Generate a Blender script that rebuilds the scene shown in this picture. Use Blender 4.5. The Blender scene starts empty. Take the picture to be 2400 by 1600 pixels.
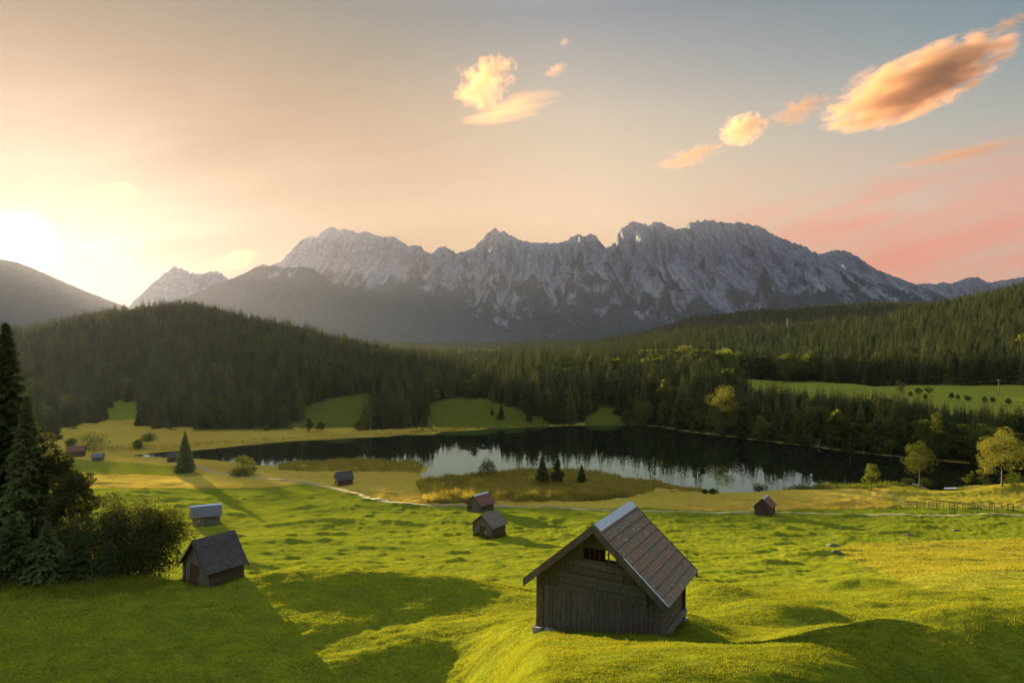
import bpy, math, random, colorsys
import numpy as np
from mathutils import Vector, Matrix, Quaternion
R = math.radians
scene = bpy.context.scene
COL = scene.collection

# ------------------------------------------------------------------ camera
# level camera 42 m above the lake, looking along +Y; horizon a little above the middle of the frame
CAMZ = 42.0
FPX, CX, CY = 1600.0, 1176.0, 768.0
cam_d = bpy.data.cameras.new('camera'); cam = bpy.data.objects.new('camera', cam_d); COL.objects.link(cam)
cam.location = (0, 0, CAMZ); cam.rotation_euler = (R(90), 0, 0)
cam_d.sensor_width = 36; cam_d.lens = FPX / 2352 * 36; cam_d.shift_y = -16 / 2352
cam_d.clip_start = 0.3; cam_d.clip_end = 60000
scene.camera = cam

# ------------------------------------------------------------------ sun, sky, exposure
SUN_AZ, SUN_EL = -35.3, 6.0
S = Vector((math.sin(R(SUN_AZ)) * math.cos(R(SUN_EL)), math.cos(R(SUN_AZ)) * math.cos(R(SUN_EL)), math.sin(R(SUN_EL))))
sun_d = bpy.data.lights.new('sun', 'SUN'); sun = bpy.data.objects.new('sun', sun_d); COL.objects.link(sun)
sun.rotation_euler = S.to_track_quat('Z', 'Y').to_euler(); sun.location = (-60, 60, 120)
sun_d.energy = 5.0; sun_d.angle = R(0.5); sun_d.color = (1.0, 0.76, 0.37)
scene.view_settings.view_transform = 'Standard'; scene.view_settings.look = 'None'
scene.view_settings.exposure = 3.3; scene.view_settings.gamma = 1.0
scene.view_settings.use_curve_mapping = False

world = bpy.data.worlds.new('World'); scene.world = world; world.use_nodes = True


class NT:
    """short-hand for building node trees"""
    def __init__(self, tree): self.t = tree; self.n = tree.nodes; self.l = tree.links
    def new(self, typ, **kw):
        nd = self.n.new(typ)
        for k, v in kw.items(): setattr(nd, k, v)
        return nd
    def put(self, sock, v):
        if hasattr(v, 'is_output') or isinstance(v, bpy.types.NodeSocket): self.l.new(v, sock)
        elif isinstance(v, (tuple, list)) and sock.type == 'RGBA' and len(v) == 3: sock.default_value = (*v, 1)
        else: sock.default_value = v
    def math(self, op, a, b=None, c=None, clamp=False):
        nd = self.new('ShaderNodeMath', operation=op, use_clamp=clamp)
        for i, v in enumerate((a, b, c)):
            if v is not None: self.put(nd.inputs[i], v)
        return nd.outputs[0]
    def vmath(self, op, a, b=None):
        nd = self.new('ShaderNodeVectorMath', operation=op)
        self.put(nd.inputs[0], a)
        if b is not None: self.put(nd.inputs[1], b)
        return nd.outputs['Value'] if op in ('DOT_PRODUCT', 'LENGTH') else nd.outputs[0]
    def mix(self, f, a, b, blend='MIX'):
        nd = self.new('ShaderNodeMix', data_type='RGBA', blend_type=blend)
        self.put(nd.inputs[0], f); self.put(nd.inputs[6], a); self.put(nd.inputs[7], b)
        return nd.outputs[2]
    def step(self, v, lo, hi, a=0.0, b=1.0):
        nd = self.new('ShaderNodeMapRange', interpolation_type='SMOOTHSTEP')
        for i, x in enumerate((v, lo, hi, a, b)): self.put(nd.inputs[i], x)
        return nd.outputs[0]
    def noise(self, vec, scale, detail=4, rough=0.55, dist=0.0):
        nd = self.new('ShaderNodeTexNoise')
        self.put(nd.inputs['Vector'], vec)
        nd.inputs['Scale'].default_value = scale; nd.inputs['Detail'].default_value = detail
        nd.inputs['Roughness'].default_value = rough; nd.inputs['Distortion'].default_value = dist
        return nd.outputs[0]
    def scalev(self, vec, s):
        nd = self.new('ShaderNodeMapping'); self.put(nd.inputs[0], vec); nd.inputs['Scale'].default_value = s
        return nd.outputs[0]


def lin(r, g, b):
    f = lambda c: (c / 255 / 12.92) if c <= 10 else ((c / 255 + .055) / 1.055) ** 2.4
    return (f(r), f(g), f(b))
SKY_STRENGTH = 0.06
SKY_GAIN = 0.107 / SKY_STRENGTH
def build_world():
    t = NT(world.node_tree); t.n.clear()
    out = t.new('ShaderNodeOutputWorld'); bg = t.new('ShaderNodeBackground')
    sky = t.new('ShaderNodeTexSky', sky_type='NISHITA', sun_disc=False)
    sky.sun_elevation = R(SUN_EL); sky.sun_rotation = R(SUN_AZ); sky.altitude = 900
    sky.air_density = 1.0; sky.dust_density = 0.3; sky.ozone_density = 1.0
    d = t.vmath('NORMALIZE', t.new('ShaderNodeTexCoord').outputs['Generated'])
    sep = t.new('ShaderNodeSeparateXYZ'); t.put(sep.inputs[0], d); e = sep.outputs['Z']
    dot = t.vmath('DOT_PRODUCT', d, tuple(S))
    def ramp(stops):
        nd = t.new('ShaderNodeValToRGB'); el = nd.color_ramp.elements
        while len(el) < len(stops): el.new(.5)
        for k, (p, c) in zip(el, stops): k.position = p; k.color = (*[x * 1.0 for x in lin(*c)], 1)
        t.put(nd.inputs[0], e); return nd.outputs[0]
    far = ramp([(0, (222, 172, 144)), (.08, (222, 172, 146)), (.16, (200, 172, 154)), (.25, (166, 164, 152)), (.34, (112, 136, 141)), (.44, (80, 110, 124)), (.62, (235, 258, 276)), (.95, (272, 294, 316))])  # highest stops of both ramps, above the frame, brightened to add fill light
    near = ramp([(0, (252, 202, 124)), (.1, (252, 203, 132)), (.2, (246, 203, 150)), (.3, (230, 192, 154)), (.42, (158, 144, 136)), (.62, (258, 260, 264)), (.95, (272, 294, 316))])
    w = t.math('MULTIPLY_ADD', t.math('SUBTRACT', dot, .3), 1.36, 0, clamp=True)
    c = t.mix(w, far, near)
    # the lit air in front adds to this side of the sky
    c = t.mix(t.step(dot, .72, 1.0), c, t.mix(1.0, c, (.40, .27, .09), 'MULTIPLY'))
    # high thin cloud: long streaks fanned across the low sky
    av = t.new('ShaderNodeCombineXYZ')
    az = t.math('ARCTAN2', sep.outputs['X'], sep.outputs['Y'])
    t.put(av.inputs[0], t.math('ADD', az, t.math('MULTIPLY', e, .3))); t.put(av.inputs[1], t.math('ADD', e, t.math('MULTIPLY', az, -.22)))
    st = t.noise(t.scalev(av.outputs[0], (5, 34, 1)), 1, 6, .6, .35); big = t.noise(t.scalev(av.outputs[0], (3.2, 9, 1)), 1, 3)
    band = t.math('MULTIPLY', t.step(az, .18, .5), t.math('MULTIPLY', t.step(e, .02, .09), t.step(e, .25, .16)))
    f = t.math('MULTIPLY', band, t.step(t.math('ADD', st, t.math('MULTIPLY', big, .5)), .50, 1.0))
    c = t.mix(t.math('MULTIPLY', f, .72), c, lin(250, 132, 92))
    f2 = t.math('MULTIPLY', t.math('MULTIPLY', t.step(az, .3, -.2), t.math('MULTIPLY', t.step(e, .05, .14), t.step(e, .40, .24))), t.step(t.math('ADD', st, t.math('MULTIPLY', big, .6)), .74, 1.0))
    c = t.mix(t.math('MULTIPLY', f2, .08), c, lin(255, 222, 176))
    # bright air round the sun
    h = t.step(dot, .955, 1.0); h = t.math('POWER', h, 2.2)
    c = t.mix(t.math('MULTIPLY', h, .25), c, lin(255, 236, 196))
    sunc = t.step(dot, .9982, 1.0); sunc = t.math('POWER', sunc, 5.0); c = t.mix(sunc, c, (3.4, 3.1, 2.3))
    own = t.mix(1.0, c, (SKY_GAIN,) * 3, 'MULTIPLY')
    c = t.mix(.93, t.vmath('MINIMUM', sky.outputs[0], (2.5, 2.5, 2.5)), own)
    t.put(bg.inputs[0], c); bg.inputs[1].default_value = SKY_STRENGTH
    t.l.new(bg.outputs[0], out.inputs[0])
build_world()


# ------------------------------------------------------------------ small numeric helpers
def sstep(a, b, x):
    t = np.clip((x - a) / (b - a), 0, 1); return t * t * (3 - 2 * t)
_rng = np.random.default_rng(7)
_perm = np.concatenate([_rng.permutation(512)] * 3)
_gx = np.cos(np.arange(512) * 2.399963); _gy = np.sin(np.arange(512) * 2.399963)
def perlin(x, y, seed=0):
    x = np.asarray(x, float); y = np.asarray(y, float)
    xi = np.floor(x).astype(int); yi = np.floor(y).astype(int); fx = x - xi; fy = y - yi
    u = fx * fx * fx * (fx * (fx * 6 - 15) + 10); v = fy * fy * fy * (fy * (fy * 6 - 15) + 10)
    def g(i, j):
        h = _perm[(_perm[(xi + i + seed * 37) & 511] + yi + j) & 511]
        return _gx[h] * (fx - i) + _gy[h] * (fy - j)
    a = g(0, 0); b = g(1, 0); c = g(0, 1); d = g(1, 1)
    return ((a + u * (b - a)) + v * ((c + u * (d - c)) - (a + u * (b - a)))) * 1.5
def fbm(x, y, octv=4, seed=0, gain=0.5, lac=2.03):
    s = 0; a = 1; n = 0
    for i in range(octv):
        s = s + a * perlin(x, y, seed + i); n += a; a *= gain; x = x * lac + 17.3; y = y * lac - 9.1
    return s / n
def ridged(x, y, octv=4, seed=0, gain=0.5, lac=2.1):
    s = 0; a = 1; n = 0
    for i in range(octv):
        s = s + a * (1 - np.abs(perlin(x, y, seed + i)) * 1.6); n += a; a *= gain; x = x * lac + 11.7; y = y * lac + 5.3
    return s / n
def at(x, y, D):
    """the point that stands D metres down the valley under sight line (x, y)"""
    return Vector(((x - CX) / FPX * D, D, CAMZ - (y - CY) / FPX * D))
def on_water(x, y, z=0.0):
    D = (CAMZ - z) * FPX / (y - CY); return ((x - CX) / FPX * D, D)

# ------------------------------------------------------------------ terrain height
NEAR = [(0, 40.3), (6, 36.3), (11, 33.6), (14, 33.0), (17.5, 33.15), (20.5, 32.7), (24, 31.4), (29, 29.5), (36, 27.5), (45, 25.0), (60, 20.3), (80, 14.6), (100, 9.9), (128, 5.2), (156, 2.8), (188, 1.2)]
FAR = {
    -900: [(230, 2), (320, 6), (450, 30), (700, 60), (1100, 70), (2500, 60), (12000, 0)],
    -300: [(230, 1.5), (320, 3), (450, 20), (650, 45), (1000, 50), (2500, 40), (12000, 0)],
    50: [(230, 1), (330, 1.5), (420, 8), (600, 34), (800, 36), (1200, 20), (2500, 10), (12000, 0)],
    200: [(230, .8), (380, 2), (480, 15), (650, 51), (800, 52), (1200, 20), (12000, 0)],
    280: [(230, .8), (420, 2.1), (500, 16), (660, 57), (800, 57), (1300, 15), (12000, 0)],
    440: [(230, .6), (305, 2), (400, 18), (700, 64), (820, 64), (1300, 15), (12000, 0)],
    650: [(230, .5), (300, 2), (360, 12), (640, 44), (800, 38), (1200, 10), (12000, 0)],
    780: [(230, .5), (308, 1.5), (345, 13), (450, 24), (600, 31), (750, 25), (1100, 8), (12000, 0)],
    900: [(230, .4), (310, 1), (350, 9), (550, 19), (700, 14), (1000, 6), (12000, 0)],
    1100: [(230, .4), (312, 1), (350, 9.5), (450, 11), (600, 8), (1000, 5), (12000, 0)],
    1300: [(230, .4), (315, 1), (350, 6), (430, 14), (600, 9), (1000, 5), (12000, 0)],
    1450: [(230, .4), (315, 1), (340, 5), (440, 16), (600, 12), (1000, 10), (1500, 20), (2200, 28), (12000, 0)],
    1600: [(230, .4), (285, 1), (310, 5), (430, 16), (560, 14), (1000, 32), (1500, 20), (2200, 90), (3000, 50), (12000, 0)],
    1750: [(215, .5), (272, 1), (300, 4), (360, 7), (420, 9.5), (500, 11), (620, 14), (1000, 37), (1500, 30), (2200, 112), (3000, 60), (12000, 0)],
    2000: [(210, .5), (245, 1), (280, 5), (340, 9), (430, 9.5), (600, 20), (1000, 49), (1500, 50), (2200, 136), (3000, 60), (12000, 0)],
    2200: [(205, .5), (228, 1), (260, 4), (300, 9.5), (380, 11.5), (450, 16), (700, 45), (950, 76), (1500, 80), (2200, 128), (3000, 60), (12000, 0)],
    2352: [(200, .5), (215, 1), (250, 5), (300, 10), (370, 12), (430, 16), (700, 60), (900, 93), (1300, 100), (2200, 110), (3000, 60), (12000, 0)],
    2900: [(200, .5), (210, 1), (250, 5), (320, 11), (400, 16), (700, 90), (900, 120), (1500, 130), (3000, 60), (12000, 0)],
}
_ld = np.linspace(0, math.log(12001), 420)
_cols = sorted(FAR)
_tab = np.array([np.interp(np.exp(_ld) - 1, [p[0] for p in NEAR + FAR[c]], [p[1] for p in NEAR + FAR[c]]) for c in _cols])
_bench = np.interp(np.exp(_ld) - 1, [0, 10, 20, 27, 31, 38, 46, 51, 60, 80, 100, 128, 12001], [40.3, 35.2, 29.5, 26.0, 25.5, 25.75, 25.75, 24.0, 19.8, 14.4, 9.9, 5.2, 0])
_k = np.array([1, 4, 6, 4, 1]) / 16.0
for _ in range(2):
    _tab = np.array([np.convolve(np.pad(r, 2, 'edge'), _k, 'valid') for r in _tab])
_tc = np.array([(c - CX) / FPX for c in _cols])

LAKE_PX = [(300, 1046), (392, 1036), (444, 1035), (500, 1029), (567, 1022), (610, 1018), (679, 1012), (740, 1009), (802, 1006), (889, 1002), (931, 998), (993, 998), (1018, 991), (1106, 987),
           (1126, 983), (1171, 982), (1240, 980), (1306, 977), (1368, 976), (1456, 976), (1519, 981), (1565, 990), (1645, 999), (1720, 1009), (1807, 1019), (1870, 1026), (1929, 1035),
           (2023, 1045), (2090, 1053), (2144, 1058), (2198, 1062), (2252, 1067), (2352, 1077), (2500, 1086), (2560, 1098), (2450, 1110), (2352, 1112), (2265, 1111), (2203, 1117), (2179, 1125), (2141, 1125),
           (2110, 1113), (2090, 1106), (2072, 1115), (2023, 1109), (1987, 1114), (1895, 1115), (1820, 1121), (1720, 1130), (1645, 1129), (1570, 1119), (1519, 1107), (1470, 1102), (1443, 1101), (1368, 1085),
           (1301, 1077), (1231, 1080), (1193, 1078), (1106, 1087), (1040, 1092), (976, 1097), (962, 1090), (985, 1078), (975, 1068), (954, 1060), (900, 1060), (859, 1057), (829, 1052), (767, 1058), (700, 1061), (662, 1063), (642, 1069), (604, 1069),
           (545, 1062), (497, 1056), (449, 1052), (380, 1050)]
LAKE = np.array([on_water(*p) for p in LAKE_PX])
def lake_sd(X, Y):
    """signed distance to the shoreline, negative over the water"""
    X = np.asarray(X, float); Y = np.asarray(Y, float); out = np.full(X.shape, 500.0)
    m = (X > LAKE[:, 0].min() - 60) & (X < LAKE[:, 0].max() + 60) & (Y > LAKE[:, 1].min() - 60) & (Y < LAKE[:, 1].max() + 60)
    x = X[m]; y = Y[m]; d = np.full(x.shape, 1e9); ins = np.zeros(x.shape, bool)
    for i in range(len(LAKE)):
        ax, ay = LAKE[i - 1]; bx, by = LAKE[i]; ex, ey = bx - ax, by - ay
        tt = np.clip(((x - ax) * ex + (y - ay) * ey) / (ex * ex + ey * ey), 0, 1)
        d = np.minimum(d, (x - ax - tt * ex) ** 2 + (y - ay - tt * ey) ** 2)
        c = (ay > y) != (by > y)
        ins ^= c & (x < (bx - ax) * (y - ay) / (by - ay + 1e-12) + ax)
    d = np.sqrt(d); out[m] = np.where(ins, -d, d); return out
# single mounds of the hummocky meadow: (pixel x, pixel y, radius across, radius along, height)
MOUNDS = []
def mound(px, py, D, ra, rb, h, rot=0.0): MOUNDS.append(((px - CX) / FPX * D, D, ra, rb, h, rot))
mound(1640, 1350, 46, 2.6, 2.4, .75); mound(1790, 1385, 37, 3.0, 2.2, .8, .3); mound(1880, 1425, 29.5, 3.4, 1.9, .75, -.15); mound(1975, 1330, 52, 3.6, 2.4, .9)
mound(2070, 1355, 44, 3.4, 2.4, .6); mound(1755, 1255, 92, 3.5, 3, .6); mound(1840, 1225, 105, 5, 4, .5); mound(1560, 1420, 33, 2.2, 2.0, .5)
mound(1150, 1425, 33, 2.2, 2.0, .45); mound(880, 1340, 45.5, 9, 3.0, .5, .05); mound(700, 1345, 45.5, 5, 2.6, .4, .1); mound(840, 1400, 39.5, 10, 3.2, -.12, .05)
mound(960, 1400, 37, 6, 1.8, .28, -.1); mound(640, 1385, 40, 7, 1.8, .25, .05); mound(330, 1410, 39, 6, 1.8, .3); mound(820, 1470, 34.5, 5, 1.5, .26, .1); mound(480, 1500, 33.5, 6, 1.7, .3, -.05); mound(150, 1470, 35, 5, 2, .3)
mound(610, 1330, 57, 5, 3, .6); mound(760, 1270, 85, 4, 3, .5); mound(560, 1265, 88, 9, 2.6, .7, .1); mound(640, 1215, 118, 9, 3, .8, .1); mound(740, 1180, 140, 9, 3, .8)
def height(X, Y, detail=True):
    X = np.asarray(X, float); Y = np.asarray(Y, float)
    bw = 0.0; r = np.hypot(X, Y); th = np.arctan2(X, Y); thc = np.clip(th, R(-52), R(52))
    t = np.tan(thc); D = np.where(np.abs(th) < R(52), Y, r * math.cos(R(52)))
    D = np.maximum(D, 0); L = np.log(D + 1)
    f = np.interp(t, _tc, np.arange(len(_tc))); i = np.clip(f.astype(int), 0, len(_tc) - 2); f = f - i; f = f * f * (3 - 2 * f) * .5 + f * .5
    q = np.clip(L / _ld[-1] * (len(_ld) - 1), 0, len(_ld) - 1.001); j = q.astype(int); q = q - j
    z = (_tab[i, j] * (1 - q) + _tab[i, j + 1] * q) * (1 - f) + (_tab[i + 1, j] * (1 - q) + _tab[i + 1, j + 1] * q) * f
    bz = np.interp(L, _ld, _bench); bw = (1 - sstep(1000, 1260, t * FPX + CX)) * (D < 128); z = z * (1 - bw) + bz * bw
    back = sstep(R(70), R(130), np.abs(th)); z = z * (1 - back) + (40.3 + 0.12 * np.minimum(r, 300)) * back
    if not detail: return z
    mead = (1 - sstep(170, 235, D)) * (1 - back)
    # broad spur on the right of the foreground and the hollow behind the barn
    u = t * FPX + CX
    z = z + 1.3 * np.exp(-((D - 25) / 4.5) ** 2) * sstep(1650, 2300, u) - 1.6 * np.exp(-((D - 16) / 5.0) ** 2) * sstep(1750, 2350, u) - 0.8 * np.exp(-((D - 30) / 5.0) ** 2) * sstep(1560, 1750, u) * (1 - sstep(1950, 2250, u))
    z = z + 1.2 * np.exp(-((D - 60) / 16.0) ** 2) * sstep(1900, 2250, u)
    # long soft swells and hummocks
    z = z + mead * sstep(2, 14, D) * (fbm(X / 21, Y / 15, 2, 3) * 0.7) * (1 - .75 * bw)
    sw = -.578 * X + .816 * Y + 2.6 * fbm(X / 9, Y / 9, 2, 83); z = z + bw * sstep(27, 32, D) * (1 - sstep(42, 47, D)) * .10 * np.clip(fbm(X / 8, Y / 8, 2, 85) + .55, .1, 1) * np.sin(sw * 2 * np.pi / 5.2)
    hum = np.maximum(fbm(X / 5.6, Y / 4.2, 2, 11) - 0.02, 0); am = sstep(10, 40, D) * (0.55 + 0.6 * np.clip(fbm(X / 40, Y / 40, 2, 5) + .4, 0, 1)) * (1 - .75 * sstep(.42, .56, t) * sstep(45, 60, D))
    z = z + mead * hum * .75 * am
    hl = np.maximum(fbm(X / 9.5, Y / 3.6, 2, 71) - 0.05, 0); z = z + mead * hl * .6 * sstep(45, 75, D)
    z = z + mead * (.08 + .14 * sstep(48, 70, D) + .10 * bw * (D < 50)) * fbm(X / 1.9, Y / 1.3, 3, 21, .6) * sstep(3, 10, D)
    for mx, my, ra, rb, hh, ro in MOUNDS:
        sel = (np.abs(X - mx) < 3 * ra + 3) & (np.abs(Y - my) < 3 * ra + 3)
        if sel.any():
            dx = X[sel] - mx; dy = Y[sel] - my; c, s_ = math.cos(ro), math.sin(ro)
            z[sel] += hh * np.exp(-(((dx * c + dy * s_) / ra) ** 2 + ((dy * c - dx * s_) / rb) ** 2))
    # rough ground on the hills
    z = z + sstep(330, 480, D) * (fbm(X / 60, Y / 60, 4, 31) * np.minimum(D / 120, 9))
    # mown hill by the bathing place, reed bank
    bx, by = on_water(2290, 1118); z = z + 1.5 * np.exp(-(((X - bx) / 17) ** 2 + ((Y - by + 10) / 9) ** 2))
    sd = lake_sd(X, Y)
    s_ = sstep(0.0, 14, sd)
    land = np.maximum(z, 0.25) * s_ + (1 - s_) * (0.06 + 0.07 * np.maximum(sd, 0) + .05 * fbm(X / 2.5, Y / 2.5, 2, 41))
    land = np.where(sd > 80, z, land)
    return np.where(sd < 0, np.maximum(-2.5, -0.12 + 0.16 * sd), land)
def hz(x, y): return float(height(np.array([x]), np.array([y]))[0])
def stand(px, D):
    """ground point at sight line px and distance D"""
    x = (px - CX) / FPX * D; return Vector((x, D, hz(x, D)))

def mesh_obj(name, V, F, mat=None, parent=None, smooth=False):
    me = bpy.data.meshes.new(name)
    V = np.asarray(V, np.float32)
    if isinstance(F, np.ndarray):
        n, k = F.shape
        me.vertices.add(len(V)); me.vertices.foreach_set('co', V.ravel())
        me.loops.add(n * k); me.loops.foreach_set('vertex_index', F.astype(np.int32).ravel())
        me.polygons.add(n); me.polygons.foreach_set('loop_start', np.arange(0, n * k, k, dtype=np.int32))
        me.polygons.foreach_set('loop_total', np.full(n, k, np.int32))
        me.update(calc_edges=True)
    else:
        me.from_pydata([tuple(map(float, v)) for v in V], [], F)
    if smooth: me.polygons.foreach_set('use_smooth', np.ones(len(me.polygons), bool))
    for m in (mat if isinstance(mat, (list, tuple)) else [mat] if mat else []): me.materials.append(m)
    o = bpy.data.objects.new(name, me); COL.objects.link(o)
    if parent is not None: o.parent = parent
    return o
def tag(o, label=None, category=None, group=None, kind=None):
    for k, v in (('label', label), ('category', category), ('group', group), ('kind', kind)):
        if v: o[k] = v
    return o
def new_mat(name):
    m = bpy.data.materials.new(name); m.use_nodes = True; t = NT(m.node_tree); t.n.clear()
    return m, t, t.new('ShaderNodeOutputMaterial')
def add_attr(me, name, arr, dim=1):
    a = me.attributes.new(name, 'FLOAT' if dim == 1 else 'FLOAT_COLOR', 'POINT')
    a.data.foreach_set('value' if dim == 1 else 'color', np.asarray(arr, np.float32).ravel())

# ------------------------------------------------------------------ the ground sheet
PATH_PX = [(452, 1068), (492, 1085), (567, 1094), (692, 1105), (742, 1115), (792, 1127), (867, 1146), (930, 1155), (1068, 1160), (1206, 1164), (1406, 1171), (1519, 1174), (1700, 1177), (1862, 1178), (2023, 1183), (2352, 1183), (2700, 1187)]
FIELD_PX = [(-900, 1120), (600, 1120), (700, 1110), (790, 1128), (930, 1156), (1206, 1164), (1400, 1167), (1480, 1165), (1560, 1171), (1700, 1172), (2000, 1166), (2080, 1163), (2200, 1163), (2352, 1170), (3200, 1180)]
def in_poly(px, py, poly):
    ins = np.zeros(px.shape, bool)
    for i in range(len(poly)):
        (ax, ay), (bx, by) = poly[i - 1], poly[i]
        c = (ay > py) != (by > py); ins ^= c & (px < (bx - ax) * (py - ay) / (by - ay + 1e-12) + ax)
    return ins
CLEAR = [  # open grass on the far side, outlined on the ground
    [(640, 1010), (690, 960), (705, 925), (850, 900), (865, 930), (822, 985), (800, 1010)],
    [(985, 990), (965, 950), (1010, 915), (1100, 915), (1180, 935), (1270, 975), (1260, 990)],
    [(1335, 985), (1345, 945), (1380, 925), (1440, 950), (1450, 985)],
    [(-500, 1100), (60, 1060), (120, 985), (225, 972), (236, 918), (322, 920), (330, 978), (450, 985), (560, 990), (680, 985), (830, 985), (1000, 980), (1000, 1030), (300, 1060)],
]
def zones(X, Y, Z):
    """bog (golden), forest floor and painted clearing shade, tall grass and painted clearing sun, bare gravel shore"""
    D = np.maximum(Y, 1e-3); px = CX + X / D * FPX; py = CY + (CAMZ - Z) / D * FPX
    wob = fbm(X / 6, Y / 6, 3, 51) * 5
    fy = np.interp(px, [p[0] for p in FIELD_PX], [p[1] for p in FIELD_PX])
    bog = sstep(1.5, -1.5, py - fy + wob * .3) * (D < 330) * (Y > 90)
    pond = in_poly(px, py + wob * .2, [(150, 1092), (150, 1052), (300, 1062), (420, 1072), (470, 1090), (440, 1094), (300, 1088)])
    bog = np.where(pond, .12, bog)
    bog = bog * (1 - .62 * sstep(2010, 2060, px) * sstep(1100, 1110, py))
    sd = lake_sd(X, Y)
    clear = np.zeros(X.shape, bool)
    jx = fbm(X / 9, Y / 9, 3, 57) * 34 + fbm(X / 2.5, Y / 2.5, 2, 59) * 14; jy = fbm(X / 9, Y / 9, 3, 58) * 13
    for c in CLEAR: clear |= in_poly(px + jx, py + jy, c)
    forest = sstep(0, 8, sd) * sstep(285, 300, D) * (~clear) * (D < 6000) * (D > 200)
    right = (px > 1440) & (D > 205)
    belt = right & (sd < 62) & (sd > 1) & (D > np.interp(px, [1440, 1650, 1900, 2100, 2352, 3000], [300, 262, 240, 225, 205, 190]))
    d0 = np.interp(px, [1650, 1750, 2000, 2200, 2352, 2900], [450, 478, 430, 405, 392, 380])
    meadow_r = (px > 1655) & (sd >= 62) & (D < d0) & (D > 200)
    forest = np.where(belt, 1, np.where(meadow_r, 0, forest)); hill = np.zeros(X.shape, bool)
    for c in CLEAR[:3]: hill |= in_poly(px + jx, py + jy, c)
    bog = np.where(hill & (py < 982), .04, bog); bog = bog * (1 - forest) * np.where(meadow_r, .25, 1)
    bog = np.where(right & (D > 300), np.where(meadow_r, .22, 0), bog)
    forest = np.where(hill & (py < 982), .62, forest)  # hill clearings darkened: the wood's shade mixed in as forest-floor colour
    tall = in_poly(px + fbm(X / 5, Y / 5, 3, 66) * 30, py + wob * 1.2, [(1915, 1262), (1960, 1246), (2120, 1243), (2352, 1236), (2700, 1230), (2700, 1345), (2352, 1345), (2150, 1360), (2040, 1320), (1960, 1290)]) * 1.0
    tall = np.where(meadow_r, 1.0, tall)  # right clearing takes the paler grass colour in place of sunlight
    sand = np.exp(-((sd - .9) / .9) ** 2) * sstep(1440, 1560, px) * (px < 2260) * (D > 190) * np.clip(.55 + fbm(X / 7, Y / 7, 2, 77) * 1.6, 0, 1)
    return np.stack([np.clip(bog, 0, 1), np.clip(forest, 0, 1) * 1.0, tall, sand * 1.0], -1), clear | meadow_r, sd

def build_ground():
    th = np.concatenate([np.linspace(R(-180), R(-44), 70, endpoint=False), np.linspace(R(-44), R(44), 1050, endpoint=False), np.linspace(R(44), R(180), 70, endpoint=False)])
    r = [1.5]
    while r[-1] < 12000:
        x = r[-1]; r.append(x * (1.012 if x < 9 else 1.0058 if x < 260 else 1.009 if x < 1100 else 1.05))
    r = np.array(r); nr, nt = len(r), len(th)
    X = (r[:, None] * np.sin(th)[None]).ravel(); Y = (r[:, None] * np.cos(th)[None]).ravel()
    Z = height(X, Y)
    i = np.arange(nr - 1)[:, None] * nt; j = np.arange(nt)[None]; jn = (j + 1) % nt
    F = np.stack([i + j, i + nt + j, i + nt + jn, i + jn], -1).reshape(-1, 4)[:, ::-1]
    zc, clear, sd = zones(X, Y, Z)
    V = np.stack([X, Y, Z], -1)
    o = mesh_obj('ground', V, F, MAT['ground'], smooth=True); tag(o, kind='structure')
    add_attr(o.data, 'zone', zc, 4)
    # close the hole under the viewer
    c = mesh_obj('ground_underfoot', np.vstack([V[:nt], [[0, 0, 40.3]]]), [(k, nt, (k + 1) % nt)[::-1] for k in range(nt)], MAT['ground']); tag(c, kind='structure')
    add_attr(c.data, 'zone', np.zeros((nt + 1, 4)), 4)

MAT = {}
def mat_ground():
    m, t, out = new_mat('meadow'); b = t.new('ShaderNodeBsdfPrincipled'); t.l.new(b.outputs[0], out.inputs[0])
    g = t.new('ShaderNodeNewGeometry').outputs['Position']
    z = t.new('ShaderNodeAttribute', attribute_name='zone'); sp = t.new('ShaderNodeSeparateColor'); t.l.new(z.outputs['Color'], sp.inputs[0])
    n1 = t.noise(t.scalev(g, (.02, .05, .05)), 1, 4); n2 = t.noise(t.scalev(g, (.5, .9, .9)), 1, 5, .6); n3 = t.noise(t.scalev(g, (5, 7, 7)), 1, 5, .7)
    gr = t.mix(t.step(n1, .35, .65), (.142, .152, .005), (.195, .193, .007))
    gr = t.mix(t.step(n2, .35, .72), t.mix(.6, gr, (.08, .105, .012)), gr)
    gr = t.mix(t.step(n3, .3, .75), t.mix(.7, gr, (.03, .05, .008)), gr)
    bogc = t.mix(t.step(n1, .35, .65), (.31, .20, .026), (.36, .26, .038)); bogc = t.mix(t.step(n2, .4, .7, 0, .6), bogc, (.20, .155, .025))
    bogc = t.mix(t.step(n3, .35, .7, .35, 0), bogc, (.05, .05, .012))
    tal = t.mix(t.step(n2, .3, .7), (.135, .14, .016), (.195, .185, .024)); tal = t.mix(t.step(n3, .35, .7, .4, 0), tal, (.07, .08, .012))
    c = t.mix(sp.outputs[0], gr, bogc)
    c = t.mix(sp.outputs[2], c, tal)
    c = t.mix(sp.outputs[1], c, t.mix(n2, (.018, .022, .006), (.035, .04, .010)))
    c = t.mix(z.outputs['Alpha'], c, (.20, .15, .11))
    t.put(b.inputs['Base Color'], c); b.inputs['Roughness'].default_value = .95; b.inputs['Specular IOR Level'].default_value = 0
    bp = t.new('ShaderNodeBump'); bp.inputs['Strength'].default_value = .9; bp.inputs['Distance'].default_value = .12
    t.put(bp.inputs['Height'], t.math('ADD', n3, t.math('MULTIPLY', n2, 1.5))); t.l.new(bp.outputs[0], b.inputs['Normal'])
    MAT['ground'] = m
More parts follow.
